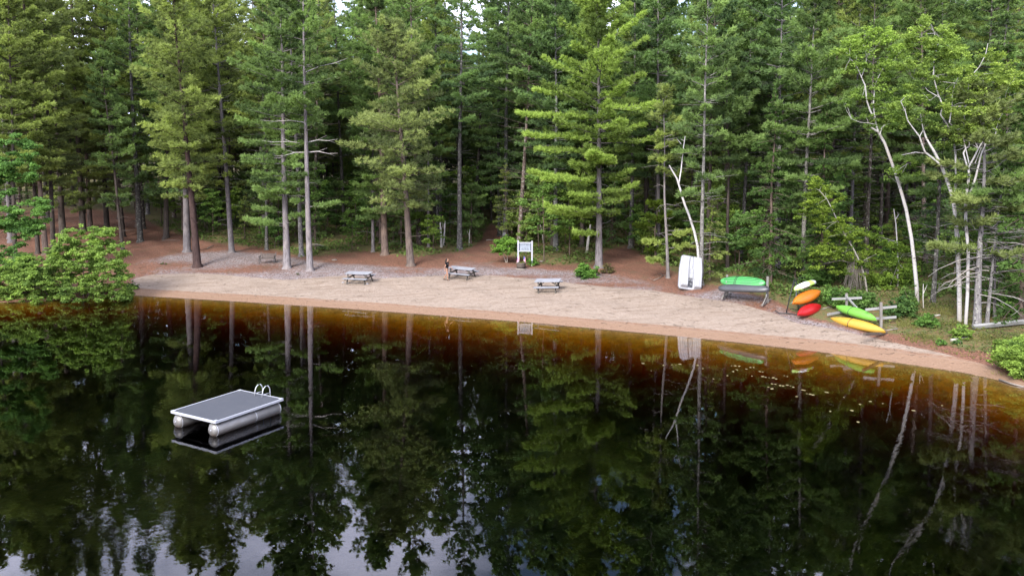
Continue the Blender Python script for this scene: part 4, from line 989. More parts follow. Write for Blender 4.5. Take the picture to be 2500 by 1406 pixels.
o = link('bank_weeds', mesh_np('bank_weeds', V, Fq, M['leaf'], np.repeat(np.clip(rng.normal(.35, .25, len(P)), 0, 1), k)), None, (.095, .115, .042)); tag(o, 'low weeds and leaf litter on the right bank', 'weeds', kind='stuff')

# ------------------------------------------------------------------ swim raft
def swim_raft():
    zt = .60
    A, B, C, D = [at_z(*q, zt)[:2] for q in [(414, 1003), (584, 951.5), (693.5, 971.5), (528.5, 1028)]]
    c = (A + B + C + D) / 4; ax = (B - A) / np.linalg.norm(B - A) + (C - D) / np.linalg.norm(C - D); th = math.atan2(ax[1], ax[0])
    L = (np.linalg.norm(B - A) + np.linalg.norm(C - D)) / 2; W = (np.linalg.norm(D - A) + np.linalg.norm(C - B)) / 2
    r = thing('swim_raft', 'floating swim raft with dark deck on two silver pontoon tubes', 'raft', (c[0], c[1], 0), th)
    print('RAFT', L, W, c, flush=True)
    b = MB(); b.box((0, 0, zt - .025), (L - .10, W - .10, .04)); b.build('deck', M['deck'], r)
    b = MB(); e = .045                        # aluminium edging, butted at the corners
    for sgn in (-1, 1):
        b.box((0, sgn * (W / 2 - e / 2), zt - .045), (L, e, .095)); b.box((sgn * (L / 2 - e / 2), 0, zt - .045), (e, W - 2 * e, .095))
    b.build('deck_edging', M['alu_edge'], r, bevel=.008)
    b = MB()
    for sx in (-1, 1):
        for sy in (-1, 1): b.box((sx * (L / 2 - .07), sy * (W / 2 - .07), zt + .0055), (.15, .15, .006))
    b.build('corner_plate', M['alu_edge'], r)
    pr = .255; pz = .20; py_ = W / 2 - pr - .015
    b = MB()
    for k in range(5): b.box((-L / 2 + .3 + k * (L - .6) / 4, 0, zt - .13), (.08, W - .2, .075))
    for sy in (-1, 1): b.box((0, sy * py_, zt - .108), (L - .1, .3, .03)); b.box((0, sy * (py_ + .12), zt - .12), (L - .1, .05, .05))
    b.build('underframe', M['frame_steel'], r)
    for sy in (-1, 1):
        b = MB(); Lp = L + .02; pts, rad = [], []
        for t, q in [(-1, .02), (-.99, .10), (-.955, .18), (-.90, .235)]: pts.append((-Lp / 2 + (t + 1) * 1.0, sy * py_, pz)); rad.append(q * pr / .255)
        pts += [(-Lp / 2 + .13, sy * py_, pz), (Lp / 2 - .13, sy * py_, pz)]; rad += [pr, pr]
        for t, q in [(-.90, .235), (-.955, .18), (-.99, .10), (-1, .02)]: pts.append((Lp / 2 - (t + 1) * 1.0, sy * py_, pz)); rad.append(q * pr / .255)
        b.tube(pts, rad, 28); o = b.build('pontoon', M['alu'], r)
        b = MB()
        for k in range(2):
            xs = -Lp / 2 + .14 + k * (Lp - .28); b.tube([(xs - .012, sy * py_, pz), (xs + .012, sy * py_, pz)], [pr + .006] * 2, 28)
        b.tube([(-.012 + .3, sy * py_, pz), (.312, sy * py_, pz)], [pr + .004] * 2, 28); b.build('weld_seam', M['alu_edge'], o)
        b = MB(); b.tube([(-Lp / 2 - .03, sy * py_ - .02, pz + .03), (-Lp / 2 + .03, sy * py_ - .02, pz + .03)], [.02, .025], 8); b.build('drain_plug', M['alu_edge'], o)
    # ladder on the far short end
    ld_ = thing('ladder', None, None); ld_.parent = r; del ld_
    lad = [o for o in COL.objects if o.parent == r and o.name.startswith('ladder')][0]
    for k, yo in enumerate((-.02, .40)):
        b = MB(); x0 = L / 2; y_ = -W * .06 - yo + .17
        arc = [(x0 - .30, y_, zt), (x0 - .28, y_, zt + .20), (x0 - .22, y_, zt + .33), (x0 - .12, y_, zt + .40), (x0 + .0, y_, zt + .40), (x0 + .08, y_, zt + .30), (x0 + .11, y_, zt + .2), (x0 + .12, y_, zt - .1), (x0 + .12, y_, -.7)]
        b.tube(arc, [.018] * len(arc), 10); b.tube([(x0 - .28, y_, zt + .08), (x0 + .11, y_, zt + .08)], [.014] * 2, 8); b.build('handrail', M['alu_edge'], lad)
    b = MB()
    for zz in (.25, -.05, -.35): b.tube([(L / 2 + .12, -W * .06 + .19, zz), (L / 2 + .12, -W * .06 - .23, zz)], [.016] * 2, 8)
    b.build('rung', M['alu_edge'], lad)
swim_raft()

# ------------------------------------------------------------------ picnic tables and bench
def picnic_table(label, p0, p1, group=None, L=None):
    """p0,p1: pixels of the ground below the front bench's two ends"""
    a, b_ = ground(*p0), ground(*p1); d = b_ - a; th = math.atan2(d[1], d[0]); c = (a + b_) / 2
    L = L or np.linalg.norm(d[:2]); c = c + .66 * np.array([-math.sin(th), math.cos(th), 0]); z = gz(c[0], c[1])
    slope = math.atan2(gz(c[0] - math.sin(th) * .6, c[1] + math.cos(th) * .6) - gz(c[0] + math.sin(th) * .6, c[1] - math.cos(th) * .6), 1.2)
    r = thing('picnic_table', label, 'picnic table', (c[0], c[1], z), th); r.rotation_euler = (slope, math.atan2(-d[2], np.linalg.norm(d[:2])), th)
    t = MB()
    for k in range(5): t.box((0, -.30 + k * .15, .745), (L, .142, .04))
    t.build('tabletop', M['table'], r, bevel=.006)
    for s in (-1, 1):
        t = MB()
        for k in (0, 1): t.box((0, s * (.585 + k * .13), .445), (L, .125, .04))
        t.build('bench_seat', M['table'], r, bevel=.006)
    for sx in (-1, 1):
        x = sx * (L / 2 - .28); t = MB()
        for s in (-1, 1): t.bar((x, s * .26, .715), (x, s * .62, -.03), .045, .10, (1, 0, 0))
        t.bar((x + sx * .045, -.76, .39), (x + sx * .045, .76, .39), .042, .10); t.bar((x + sx * .045, -.34, .685), (x + sx * .045, .34, .685), .042, .08)
        t.build('leg_frame', M['table_leg'], r)
        t = MB(); t.bar((x, 0, .40), (x - sx * .50, 0, .70), .09, .042); t.build('brace', M['table_leg'], r)
    return r
picnic_table('grey picnic table at the left, nearest the tall bare pale trunk', (832, 694), (902, 697), 'picnic tables', 2.1)
picnic_table('grey picnic table beside the walking woman', (1086, 680), (1148, 687), 'picnic tables', 2.15)
picnic_table('grey picnic table standing alone on open sand at the right', (1304, 717), (1365, 717), 'picnic tables', 1.8)

def park_bench():
    p = ground(653, 644); W = 1.2
    r = thing('park_bench', 'wooden slat bench with black iron arms on the grey mulch', 'bench', p, .04)
    t = MB()
    for k in range(4): t.box((0, -.20 + k * .125, .43 - k * .006), (W, .105, .03))
    t.build('seat', M['slat'], r, bevel=.004)
    R = Matrix.Rotation(math.radians(-14), 3, 'X'); t = MB()
    for z in (.52, .86): t.box(R @ Vector((0, .26, z)), (W, .03, .06), R)
    for k in range(9): t.box(R @ Vector((-W / 2 + .1 + k * (W - .2) / 8, .26, .69)), (.09, .022, .28), R)
    t.box(R @ Vector((0, .255, .90)), (.3, .03, .05), R)
    t.build('backrest', M['slat'], r)
    for s in (-1, 1):
        x = s * (W / 2 + .03); t = MB()
        t.bar((x, -.25, 0), (x, -.22, .62), .04, .045, (1, 0, 0)); t.bar((x, .32, 0), (x, .20, .44), .04, .045, (1, 0, 0)); t.bar((x, .20, .40), (x, .05 + .40, .93), .04, .045, (1, 0, 0))
        t.tube([(x, .30, .66), (x, .05, .68), (x, -.18, .66), (x, -.28, .60), (x, -.25, .53), (x, -.19, .55)], [.022] * 6, 6); t.bar((x, -.24, .42), (x, .22, .40), .03, .05)
        t.tube([(x, -.2, .45), (x, -.05, .58), (x, .1, .5), (x, .22, .62)], [.014] * 4, 5)
        t.build('end_frame', M['iron'], r)
park_bench()

# ------------------------------------------------------------------ sign, planter, flags, notice
def text_mesh(body, size, extrude=.004):
    cu = bpy.data.curves.new('lettering', 'FONT'); cu.body = body; cu.size = size; cu.extrude = extrude; cu.align_x = 'CENTER'; cu.align_y = 'CENTER'
    o = bpy.data.objects.new('lettering', cu); COL.objects.link(o); dg = bpy.context.evaluated_depsgraph_get(); dg.update()
    me = bpy.data.meshes.new_from_object(o.evaluated_get(dg)); bpy.data.objects.remove(o); bpy.data.curves.remove(cu); return me
def beach_sign():
    p = ground(1282, 650); s = pxm(p[1]); th = -.06
    r = thing('beach_sign', 'white two-post notice sign with pale panel at the back of the beach', 'sign', p, th)
    W = 34 / s; zt = (650 - 588) / s
    for sx in (-1, 1):
        b = MB(); x = sx * W / 2; h = zt - (.03 if sx > 0 else 0); b.box((x, 0, h / 2 - .2), (.125, .125, h + .4)); b.box((x, 0, h + .012), (.145, .145, .024)); b.box((x, 0, h + .034), (.10, .10, .02), taper=.3); b.build('post', M['white'], r, bevel=.008)
    zb = (650 - 613.5) / s; zh = (650 - 592.5) / s
    for z in (zb, zh): b = MB(); b.box((0, 0, z), (W - .125, .085, .075)); b.build('rail', M['white'], r, bevel=.006)
    pw, phh, zc = W - .27, zh - zb - .075, (zh + zb) / 2
    b = MB(); b.box((0, 0, zc), (pw, .03, phh)); b.build('panel', M['sign_panel'], r)
    for sx in (-1, 1): b = MB(); b.box((sx * (pw / 2 + .036), 0, zc), (.07, .05, phh)); b.build('side_board', M['navy'], r)
    m_ = text_mesh('PRIVATE BEACH', .145); m_.materials.append(M['ink']); o = link('lettering', m_, r); o.location = (0, -.0185, zc + phh * .28); o.rotation_euler = (PI / 2, 0, 0)
    rr = random.Random(4)
    for k, (zz, wl, hh) in enumerate([(.43, .8, .022), (.06, .85, .032), (-.12, .6, .03), (-.27, .72, .05), (-.41, .86, .04)]):
        b = MB(); x = -pw * wl / 2
        while x < pw * wl / 2:
            for _ in range(rr.randint(2, 8)):
                q = rr.uniform(.012, .024)
                if x + q > pw * wl / 2: break
                b.box((x + q / 2, -.0175, zc + zz * phh + rr.uniform(-.004, .004)), (q, .003, hh * rr.uniform(.6, 1))); x += q + .010
            x += .03
        b.build('small_print', M['ink'], r)
    # tub below it
    q = ground(1272, 655); q = q + np.array([0, -.15, 0])
    t = thing('planter_tub', 'dark half-barrel planter tub at the left foot of the white sign', 'planter', q)
    b = MB(); b.tube([(0, 0, -.05), (0, 0, .2), (0, 0, .42)], [.30, .37, .36], 18); b.build('tub', M['barrel'], t)
    b = MB()
    for z in (.12, .34): b.tube([(0, 0, z), (0, 0, z + .04)], [.372 if z > .2 else .358] * 2, 18, False)
    b.build('hoop', M['iron'], t)
    b = MB(); n = 18
    b.loft([[(rd * math.cos(i * 2 * PI / n), rd * math.sin(i * 2 * PI / n), z) for i in range(n)] for rd, z in [(.33, .40), (.40, .40), (.40, .45), (.33, .45)]], caps=False); b.build('rim', M['hoop'], t)
    b = MB(); b.tube([(0, 0, .36), (0, 0, .41)], [.335, .325], 18); b.build('soil', M['soil'], t)
    V, Fq, tn = clump_leaves([(.1, 0, .48, .16, .6), (-.12, .05, .46, .13, .4)], np.random.default_rng(5), .07, 220); link('foliage', mesh_np('foliage', V, Fq, M['leaf'], tn), t, (.10, .13, .03))
    for i, (dx, tilt, lab) in enumerate([(-.12, -.05, 'small striped flag on a stick, left one in the planter tub'), (.16, .10, 'small striped flag on a stick, right one in the planter tub')]):
        f = thing('small_flag', lab, 'flag', (q[0] + dx, q[1] - .05, q[2] + .40), 0); f.rotation_euler = (0, tilt, 0)
        b = MB(); b.tube([(0, 0, -.05), (0, 0, .62)], [.008, .006], 6); b.build('stick', M['stick'], f)
        V, Fq = [], []; nu, nv = 9, 11; sg = -1 if i == 0 else 1
        for a in range(nv):
            for c_ in range(nu):
                u, v = c_ / (nu - 1), a / (nv - 1); V.append((sg * u * (.16 + .05 * v) + sg * .006, .05 * math.sin(u * 7 + i) * u, .60 - v * .34 - u * .16 * (1 + .3 * v)))
        for a in range(nv - 1):
            for c_ in range(nu - 1): k = a * nu + c_; Fq.append((k, k + 1, k + nu + 1, k + nu))
        o = link('flag_cloth', mesh_np('flag_cloth', V, Fq, M['flag'], smooth=True), f); sd_ = o.modifiers.new('thickness', 'SOLIDIFY'); sd_.thickness = .003
    # flat stone
    s_ = ground(1271, 659.5)
    stone('flat_stone', 'flat pinkish stone lying before the planter tub', s_, (.42, .2, .07), 3, M['stone'])
def stone(name, label, p, size, seed, m, group=None):
    r = np.random.default_rng(seed); b = MB(); n, mm = 14, 7; rings = []
    ph_ = r.uniform(0, 6, 4)
    for j in range(1, mm):
        v = -PI / 2 + PI * j / mm
        rings.append([((size[0] * (1 + .12 * math.sin(2 * a + ph_[0]) + .08 * math.sin(3 * a + ph_[1]))) * math.cos(a) * math.cos(v) ** .6, size[1] * (1 + .1 * math.sin(3 * a + ph_[2])) * math.sin(a) * math.cos(v) ** .6, size[2] * math.sin(v) * (1 + .12 * math.sin(2 * a + ph_[3])) + size[2] * .5) for a in [i * 2 * PI / n for i in range(n)]])
    b.loft(rings); o = b.build(name, m); o.location = p; o.rotation_euler = (0, 0, float(r.uniform(-.4, .4))); return tag(o, label, 'stone', group)
beach_sign()
stone('stone', 'small pale stone at the mossy edge right of the sign bush', ground(1322, 640), (.18, .13, .09), 5, M['stone'])
stone('stone', 'round white stone beside the grey trunk on the mossy bank', ground(1594, 615), (.26, .2, .2), 6, M['stone_w'])
stone('stone', 'flat pale stone on the mulch left of the left picnic table', ground(817, 636), (.22, .16, .07), 8, M['stone'])
def notice():
    i = [k for k, h in enumerate(HERO) if h[0] == 1234][0]; p = ground(1234, 579); s = pxm(p[1]); rr_ = 13 / 2 / s
    q = at_y(1231, 573, p[1] - rr_ * 1.12)
    r = thing('paper_notice', 'white paper notice pinned to a lichened pine trunk', 'notice', q)
    b = MB(); b.box((0, 0, 0), (.30, .012, .42)); b.build('sheet', M['white'], r)
    b = MB(); rr = random.Random(8)
    for k in range(5): b.box((rr.uniform(-.02, .02), -.0075, .13 - k * .06), (rr.uniform(.14, .22), .003, .012))
    b.build('small_print', M['ink'], r)
notice()

# ------------------------------------------------------------------ upended pedal boat
def pedal_boat():
    p = ground(1684, 709); W, L = 1.64, 2.36
    r = thing('pedal_boat', 'upended white pedal boat leaning bottom-out against a lichened trunk', 'pedal boat', p)
    r.rotation_euler = (math.radians(-19), math.radians(10), math.radians(7))
    nu, nv = 57, 61
    def hw(v):                                  # half width of the outline, v in 0..1 from the ground up
        c = 1 - .12 * sstep(.55, 1, v)
        e = min(v, 1 - v); k = .10 if v < .5 else .07
        if e < k: c *= 1 - .20 * (1 - math.sqrt(max(0, 1 - ((k - e) / k) ** 2)))
        return W / 2 * c
    def hgt(u, v):
        a = abs(u); f = .05
        q = min(sstep(.24, .33, a), 1 - sstep(.84, .97, a)) * min(sstep(.03, .12, v), 1 - sstep(.965, .995, v))
        h = f + .24 * q ** .8
        h -= .012 * q * (sstep(.035, .0, abs(a - .50)) + sstep(.035, .0, abs(a - .70)))
        ch = (1 - sstep(.20, .26, a)) * (1 - sstep(.97, .99, v))
        h += ch * (.075 * sstep(.30, .36, v) + .035 * sstep(.10, .06, a) * sstep(.62, .66, v))
        return h
    V, Fq = [], []
    for j in range(nv):
        v = j / (nv - 1)
        for i in range(nu):
            u = -1 + 2 * i / (nu - 1); x = u * hw(v); V.append((x, -hgt(u, v), v * L))
    n0 = len(V)
    for j in range(nv):
        v = j / (nv - 1)
        for i in range(nu): u = -1 + 2 * i / (nu - 1); V.append((u * hw(v), .10 + .12 * (1 - u ** 4) * math.sin(PI * v) ** .3, v * L))
    for j in range(nv - 1):
        for i in range(nu - 1):
            k = j * nu + i; Fq.append((k, k + 1, k + nu + 1, k + nu)); k += n0; Fq.append((k, k + nu, k + nu + 1, k + 1))
    ring = [(0, i) for i in range(nu)] + [(j, nu - 1) for j in range(1, nv)] + [(nv - 1, i) for i in range(nu - 2, -1, -1)] + [(j, 0) for j in range(nv - 2, 0, -1)]
    for a, b_ in zip(ring, ring[1:] + ring[:1]):
        k, l = a[0] * nu + a[1], b_[0] * nu + b_[1]; Fq.append((k, k + n0, l + n0, l))
    link('hull', mesh_np('hull', V, Fq, M['boat'], smooth=True), r)
    pts = [((-1 + 2 * i / (nu - 1)) * hw(j / (nv - 1)) * 1.008, .05, j / (nv - 1) * L) for j, i in ring]
    b = MB(); b.tube(pts + pts[:1], [.034] * (len(pts) + 1), 6, False); b.build('rub_rail', M['boat_edge'], r)
    b = MB(); b.box((0, -.055, .40), (.30, .05, .46)); o = b.build('paddle_housing', M['black'], r)
    for k in range(4): b = MB(); b.box((0, -.09, .25 + k * .1), (.24, .04, .03)); b.build('paddle_blade', M['boat_edge'], o)
    b = MB(); b.box((.0, -.105, .385), (.12, .03, .035)); b.build('axle_bracket', M['boat'], o)
    b = MB(); b.bar((.0, -.06, .68), (-.04, -.16, .74), .03, .10); b.bar((-.05, -.14, .76), (.05, -.14, .74), .02, .03); b.build('rudder', M['black'], r)
    b = MB(); b.box((0, -.10, L - .05), (.22, .07, .06)); b.build('handle', M['boat_edge'], r)
    b = MB(); b.tube([(.12, -.12, .66), (.12, -.13, 1.42), (.0, -.13, 1.46), (-.12, -.13, 1.42), (-.12, -.12, .66)], [.012] * 5, 6); b.build('channel_rib', M['boat_edge'], r)
pedal_boat()

# ------------------------------------------------------------------ kayaks and their racks
def orient(o, c, axis, upv):
    x = Vector(axis).normalized(); z = (Vector(upv) - x * Vector(upv).dot(x)).normalized(); y = z.cross(x)
    Mx = Matrix((x, y, z)).transposed().to_4x4(); Mx.translation = Vector(c); o.matrix_world = Mx
def kayak(name, label, mat, L, W, Hh, c, axis, upv, kind='kayak', strap=None, blunt=.1, grooves=False, group=None):
    """hull lofted along x; +z is the keel side, -z the deck; upv points out of the keel"""
    r = thing(name, label, 'kayak' if kind != 'canoe' else 'canoe', c, 0, group); orient(r, c, axis, upv)
    n = 20
    def ring(s, k=1.0, off=0.0):
        f = max(.02, (1 - abs(s) ** 2.3)) ** .62; f = f ** (1.25 if blunt < .2 else 1) * (1 - blunt) + blunt * (1 - abs(s) ** 8) ** .5 if abs(s) < .999 else .05
        w_ = W / 2 * f; rock = .10 * s * s * Hh * 2.2; pts = []
        for i in range(n):
            a = i * 2 * PI / n; cx, cz = math.cos(a), math.sin(a)
            y = w_ * math.copysign(abs(cx) ** .72, cx)
            z = (Hh * .62 * abs(cz) ** .8 * (.5 + .5 * f) if cz > 0 else -Hh * .38 * abs(cz) ** .7 * (.45 + .55 * f)) - rock
            if cz > .9: z += .022 * f          # keel line
            if abs(cz) < .05: y *= 1.03        # seam between deck and hull
            pts.append((s * L / 2, y * k, z * k))
        return pts
    ss = [-1, -.985, -.95, -.88, -.78, -.65, -.5, -.3, -.1, .1, .3, .5, .65, .78, .88, .95, .985, 1]
    b = MB(); b.loft([ring(s) for s in ss]); b.build('hull', mat, r)
    if kind != 'canoe':
        b = MB(); m = 20; Lc, Wc = (.42, .2)
        b.loft([[(Lc * k * math.cos(i * 2 * PI / m) - .1, Wc * k * math.sin(i * 2 * PI / m), -Hh * .36 - z) for i in range(m)] for k, z in [(1.08, -.02), (1.10, .03), (.95, .03), (.9, -.01)]], caps=True); b.build('cockpit_rim', M['black'], r)
    else:
        b = MB(); pts = [(s * L / 2, sg * W / 2 * max(.03, (1 - abs(s) ** 2.3)) ** .62 * 1.02, -.10 * s * s * Hh * 2.2 - .01) for sg in (-1, 1) for s in ([q / 10 for q in range(-10, 11)] if sg < 0 else [q / 10 for q in range(10, -11, -1)])]
        b.tube(pts, [.022] * len(pts), 5, False); b.build('gunwale', M['black'], r)
    for st in (strap or []):
        R0 = ring(st); b = MB(); P = [(x + .03 * (y), y * 1.03, z * 1.03) for x, y, z in R0]; b.tube(P + P[:1], [.017] * (n + 1), 5, False); b.build('strap', M['black'], r)
    if grooves:
        for y in (-.21, -.07, .07, .21):
            pts = []
            for s in [q / 10 for q in range(-8, 9)]:
                R0 = ring(s); f = abs(R0[0][1]) / (W / 2); yy = y * f
                ztop = np.interp(yy, sorted(q[1] for q in R0 if q[2] >= -.02), [q[2] for q in sorted((q for q in R0 if q[2] >= -.02), key=lambda q: q[1])]); pts.append((s * L / 2, yy, ztop + .004))
            b = MB(); b.tube(pts, [.018] * len(pts), 5, False); b.build('groove', M['groove'], r)
    return r
def ends(a, ya, b_, yb):
    """two world points from pixels at known distances"""
    return at_y(*a, ya), at_y(*b_, yb)

# wooden rack with cantilever arms, green kayak above, charcoal canoe below
gl = ground(1776, 724); gr = ground(1873, 740)
yl, yr = gl[1], gr[1]
rack = thing('kayak_rack', 'two-post wooden kayak rack with slanting arms', 'rack', gl)
rk = []
for px_, topy, g in [(1775, 671, gl), (1874, 675, gr)]:
    top = at_y(px_, topy, g[1]); o = g - gl
    b = MB(); b.bar(o + [0, 0, -.3], np.array(top) - gl, .13, .13, (1, 0, 0)); b.build('post', M['post'], rack, bevel=.006)
    h = top[2] - g[2]
    for zz, ln in [(h * .80, 1.0), (h * .36, .9)]:
        a = o + np.array([.09, .35, zz + .16]); c2 = o + np.array([.09 - .45, -ln, zz - .05]); b = MB(); b.bar(a, c2, .05, .11); b.build('arm', M['arm'], rack)
    b = MB(); b.bar(o + [-.55, -.85, .02], o + [.05, .1, .55], .06, .10); b.bar(o + [-.6, -.9, .03], o + [.5, .8, .09], .1, .1); b.build('foot', M['post'], rack)
    rk.append((o, h))
a, c2 = at_y(1759, 685, yl - .3), at_y(1866, 691, yr - .3)
kayak('kayak', 'bright green sit-on-top kayak with dark grooves on the upper arms of the wooden rack', M['k_green'], float(np.linalg.norm(c2 - a)) + .05, .78, .30, (a + c2) / 2 + [0, -.1, .02], c2 - a, (-.05, -.80, .62), strap=[-.28, -.22], blunt=.35, grooves=True)
a, c2 = at_y(1754, 701, yl - .75), at_y(1878, 704, yr - .75)
kayak('canoe', 'charcoal grey canoe lying bottom-up on the lower arms of the wooden rack', M['k_grey'], float(np.linalg.norm(c2 - a)), .72, .34, (a + c2) / 2 + [0, 0, -.03], c2 - a, (0, -.55, .85), 'canoe', blunt=.55)

# black steel rack with three kayaks
g0 = ground(1918, 767); g1 = ground(1953, 772)
rack2 = thing('kayak_rack', 'black steel frame rack holding three small kayaks', 'rack', g0)
top = at_y(1938.5, 684, g0[1] + .6) - g0
b = MB(); b.tube([(0, 0, -.1), tuple(top * .7), tuple(top)], [.035, .033, .03], 8); b.build('mast', M['iron'], rack2)
far = np.array([1.25, 2.3, 0]); far[2] = gz(g0[0] + far[0], g0[1] + far[1]) - g0[2]
b = MB(); b.tube([(-.55, .25, .16), (-.35, .1, .03), (0, 0, .04), tuple(g1 - g0 + [0, 0, .04]), tuple(g1 - g0 + [.5, .1, .05])], [.03] * 5, 8); b.tube([(.35, .9, .1), (.6, .4, .25), (1.0, .2, .1)], [.02] * 3, 6); b.build('base_bar', M['iron'], rack2)
b = MB(); q = np.array([.85, 0.25, .05]); b.tube([tuple(q), tuple(q + [.05, .35, .9]), tuple(q + [-.05, .7, 1.75])], [.033] * 3, 8); b.build('mast', M['iron'], rack2)
b = MB(); q = np.array([1.55, 1.6, .05]); b.tube([tuple(q), tuple(q + [-.1, .3, 1.0]), tuple(q + [-.25, .6, 1.75])], [.033] * 3, 8); b.build('mast', M['iron'], rack2)
for zz in (.45, 1.05, 1.62):
    b = MB(); b.tube([(.86, .3 + zz * .3, zz), (.95, -.25 + zz * .3, zz - .12)], [.028] * 2, 6); b.tube([(1.5, 1.65 + zz * .2, zz), (1.65, 1.1 + zz * .2, zz - .1)], [.028] * 2, 6); b.build('arm', M['iron'], rack2)
b = MB(); b.tube([(.62, .05, 1.4), (.58, -.05, .9), (.38, -.05, .75), (.28, -.02, .62)], [.012] * 4, 5); b.build('rope', M['white'], rack2)
yk = g0[1]
for lab, mat, pa, pb, dya, dyb, W_, Hh, upv, bl in [
        ('small white and lime kayak on top of the black steel rack', 'k_white', (1942, 705), (1989, 687), -.4, 1.4, .46, .24, (-.35, -.45, .85), .6),
        ('orange kayak on the middle arms of the black steel rack', 'k_orange', (1939, 738), (2002, 711), -.9, 1.3, .72, .34, (-.30, -.85, .40), .05),
        ('red kayak on the lowest arms of the black steel rack, at the ground', 'k_red', (1951, 766), (2003, 746), -1.5, .55, .70, .32, (-.30, -.85, .40), .05)]:
    a, c2 = ends(pa, yk + dya, pb, yk + dyb)
    kayak('kayak', lab, M[mat], float(np.linalg.norm(c2 - a)) + .12, W_, Hh, (a + c2) / 2, c2 - a, upv, blunt=bl)

# grey crosspost rack at the right with lime and yellow kayaks
gA, gB = ground(2067, 764), ground(2151, 805)
rack3 = thing('kayak_rack', 'grey wooden rack of two crossposts with long arms', 'rack', gA)
yA, yB = gA[1], gB[1]
def rel(px_, py_, y): return at_y(px_, py_, y) - gA
for px_, topy, g in [(2067, 716, gA), (2151, 738, gB)]:
    b = MB(); b.bar(np.array(g) - gA + [0, 0, -.3], rel(px_, topy, g[1]), .12, .12, (1, 0, 0)); b.build('post', M['post'], rack3, bevel=.006)
for pa, ya, pb, yb_ in [((2031, 730), yA - .12, (2104, 727), yA - .12), ((2113, 756), yB + .1, (2189, 748), yB + .25), ((2116, 779), yB + .5, (2188, 774), yB + .6), ((2020, 768), yA - .9, (2080, 757), yA + .1)]:
    b = MB(); b.bar(rel(*pa, ya), rel(*pb, yb_), .05, .13); b.build('arm', M['arm'], rack3)
b = MB(); b.bar(rel(2064, 721, yA - .16), rel(2093, 753, yA - 1.6), .05, .11); b.build('brace', M['arm'], rack3)
b = MB(); b.bar(rel(2030, 789, yA - 1.3), rel(2120, 800, yA - .6), .12, .12); b.bar(rel(2110, 816, yB - 1.9), rel(2190, 812, yB + .2), .14, .12); b.build('ground_beam', M['barrel'], rack3)
print('POSTS', gA, gB, ground(2028, 795), ground(2150, 820), ground(1951, 772), g0, flush=True)
a, c2 = ends((2041, 748), 46.7, (2138, 778), 43.1)
kayak('kayak', 'lime green kayak with black strap on the upper arms of the grey crosspost rack', M['k_lime'], float(np.linalg.norm(c2 - a)), .62, .36, (a + c2) / 2, c2 - a, (-.35, -.55, .78), strap=[-.12], blunt=.12)
a, c2 = ends((2028, 777), 45.7, (2160, 808), 42.4)
kayak('kayak', 'long yellow kayak with black strap, lowest on the grey crosspost rack', M['k_yellow'], float(np.linalg.norm(c2 - a)), .62, .34, (a + c2) / 2, c2 - a, (-.35, -.55, .78), strap=[-.2], blunt=.08)

# long plank, logs, sticks
a, c2 = ground(2376, 806), ground(2512, 795)
b = MB(); pa = a + [0, 0, .17]; pb = c2 + [0, 0, .24]; mid = (pa + pb) / 2; b.bar(pa - mid, pb - mid, .16, .20, (0, -.5, 1)); o = b.build('plank', M['arm'], bevel=.006); o.location = mid; tag(o, 'long grey plank resting on edge at the foot of the right trunks', 'plank')
def stick(label, pts, rad, cat='branch', name='fallen_branch', mat='stick', twigs=0, seed=0, group=None):
    P = [ground(*q) + [0, 0, rad * .8] for q in pts]; c = P[0]; r = random.Random(seed); b = MB()
    b.tube([tuple(q - c) for q in P], [rad * (1 - .5 * i / len(P)) for i in range(len(P))], 7)
    for k in range(twigs):
        q = P[r.randrange(len(P))] - c; b.tube([tuple(q), (q[0] + r.uniform(-.5, .5), q[1] + r.uniform(-.4, .4), q[2] + r.uniform(.02, .2))], [rad * .4, rad * .15], 4)
    o = b.build(name, M[mat], color=(.6, .58, .55) if mat == 'birch' else None); o.location = c; return tag(o, label, cat, group)
stick('short white-barked log lying on the sand bank at right', [(2321, 835), (2333, 832), (2346, 829), (2362, 828)], .075, 'log', 'birch_log', 'birch', 1, 1)
stick('short pale log in the grass right of the fern-like shrub', [(2282, 774), (2295, 772)], .06, 'log', 'birch_log', 'birch', 0, 2)
stick('thin branch lying from bush to yellow kayak rack', [(2005, 757), (2020, 752), (2040, 748)], .03, twigs=2, seed=3)
stick('forked twig on the sand right of the lone picnic table', [(1366, 716), (1378, 713), (1388, 711)], .02, twigs=3, seed=4)
stick('dark root-like branch under the left picnic table', [(856, 692), (868, 694), (880, 690)], .025, twigs=2, seed=5)
stick('little heap of dead branches left of the white boat', [(1596, 686), (1610, 680), (1620, 674)], .035, twigs=9, seed=6)
stick('thin branch on the red needles behind the reddish pine', [(395, 588), (418, 587), (440, 588)], .03, twigs=2, seed=7)
stick('curved root on the needles left of the grey flared pine', [(505, 608), (515, 603), (522, 600)], .035, twigs=1, seed=8)
stick('weathered branch behind the yellow kayak tip', [(2163, 809), (2178, 806), (2192, 805)], .04, twigs=4, seed=9)
stick('driftwood pole half sunk at the right shore', [(2440, 930), (2470, 939), (2506, 949)], .05, 'log', 'driftwood', 'stick', 1, 10)
stick('fallen pale stick on the mossy slope above the rack', [(1990, 705), (2003, 701)], .03, twigs=2, seed=11)
stick('step log lying across the red needle path', [(1187, 588), (1206, 587)], .07, 'log', 'step_log', 'stick', 0, 12)
stick('fallen dead stem among ferns right of the plank', [(2432, 772), (2455, 778), (2478, 781)], .03, twigs=2, seed=13)
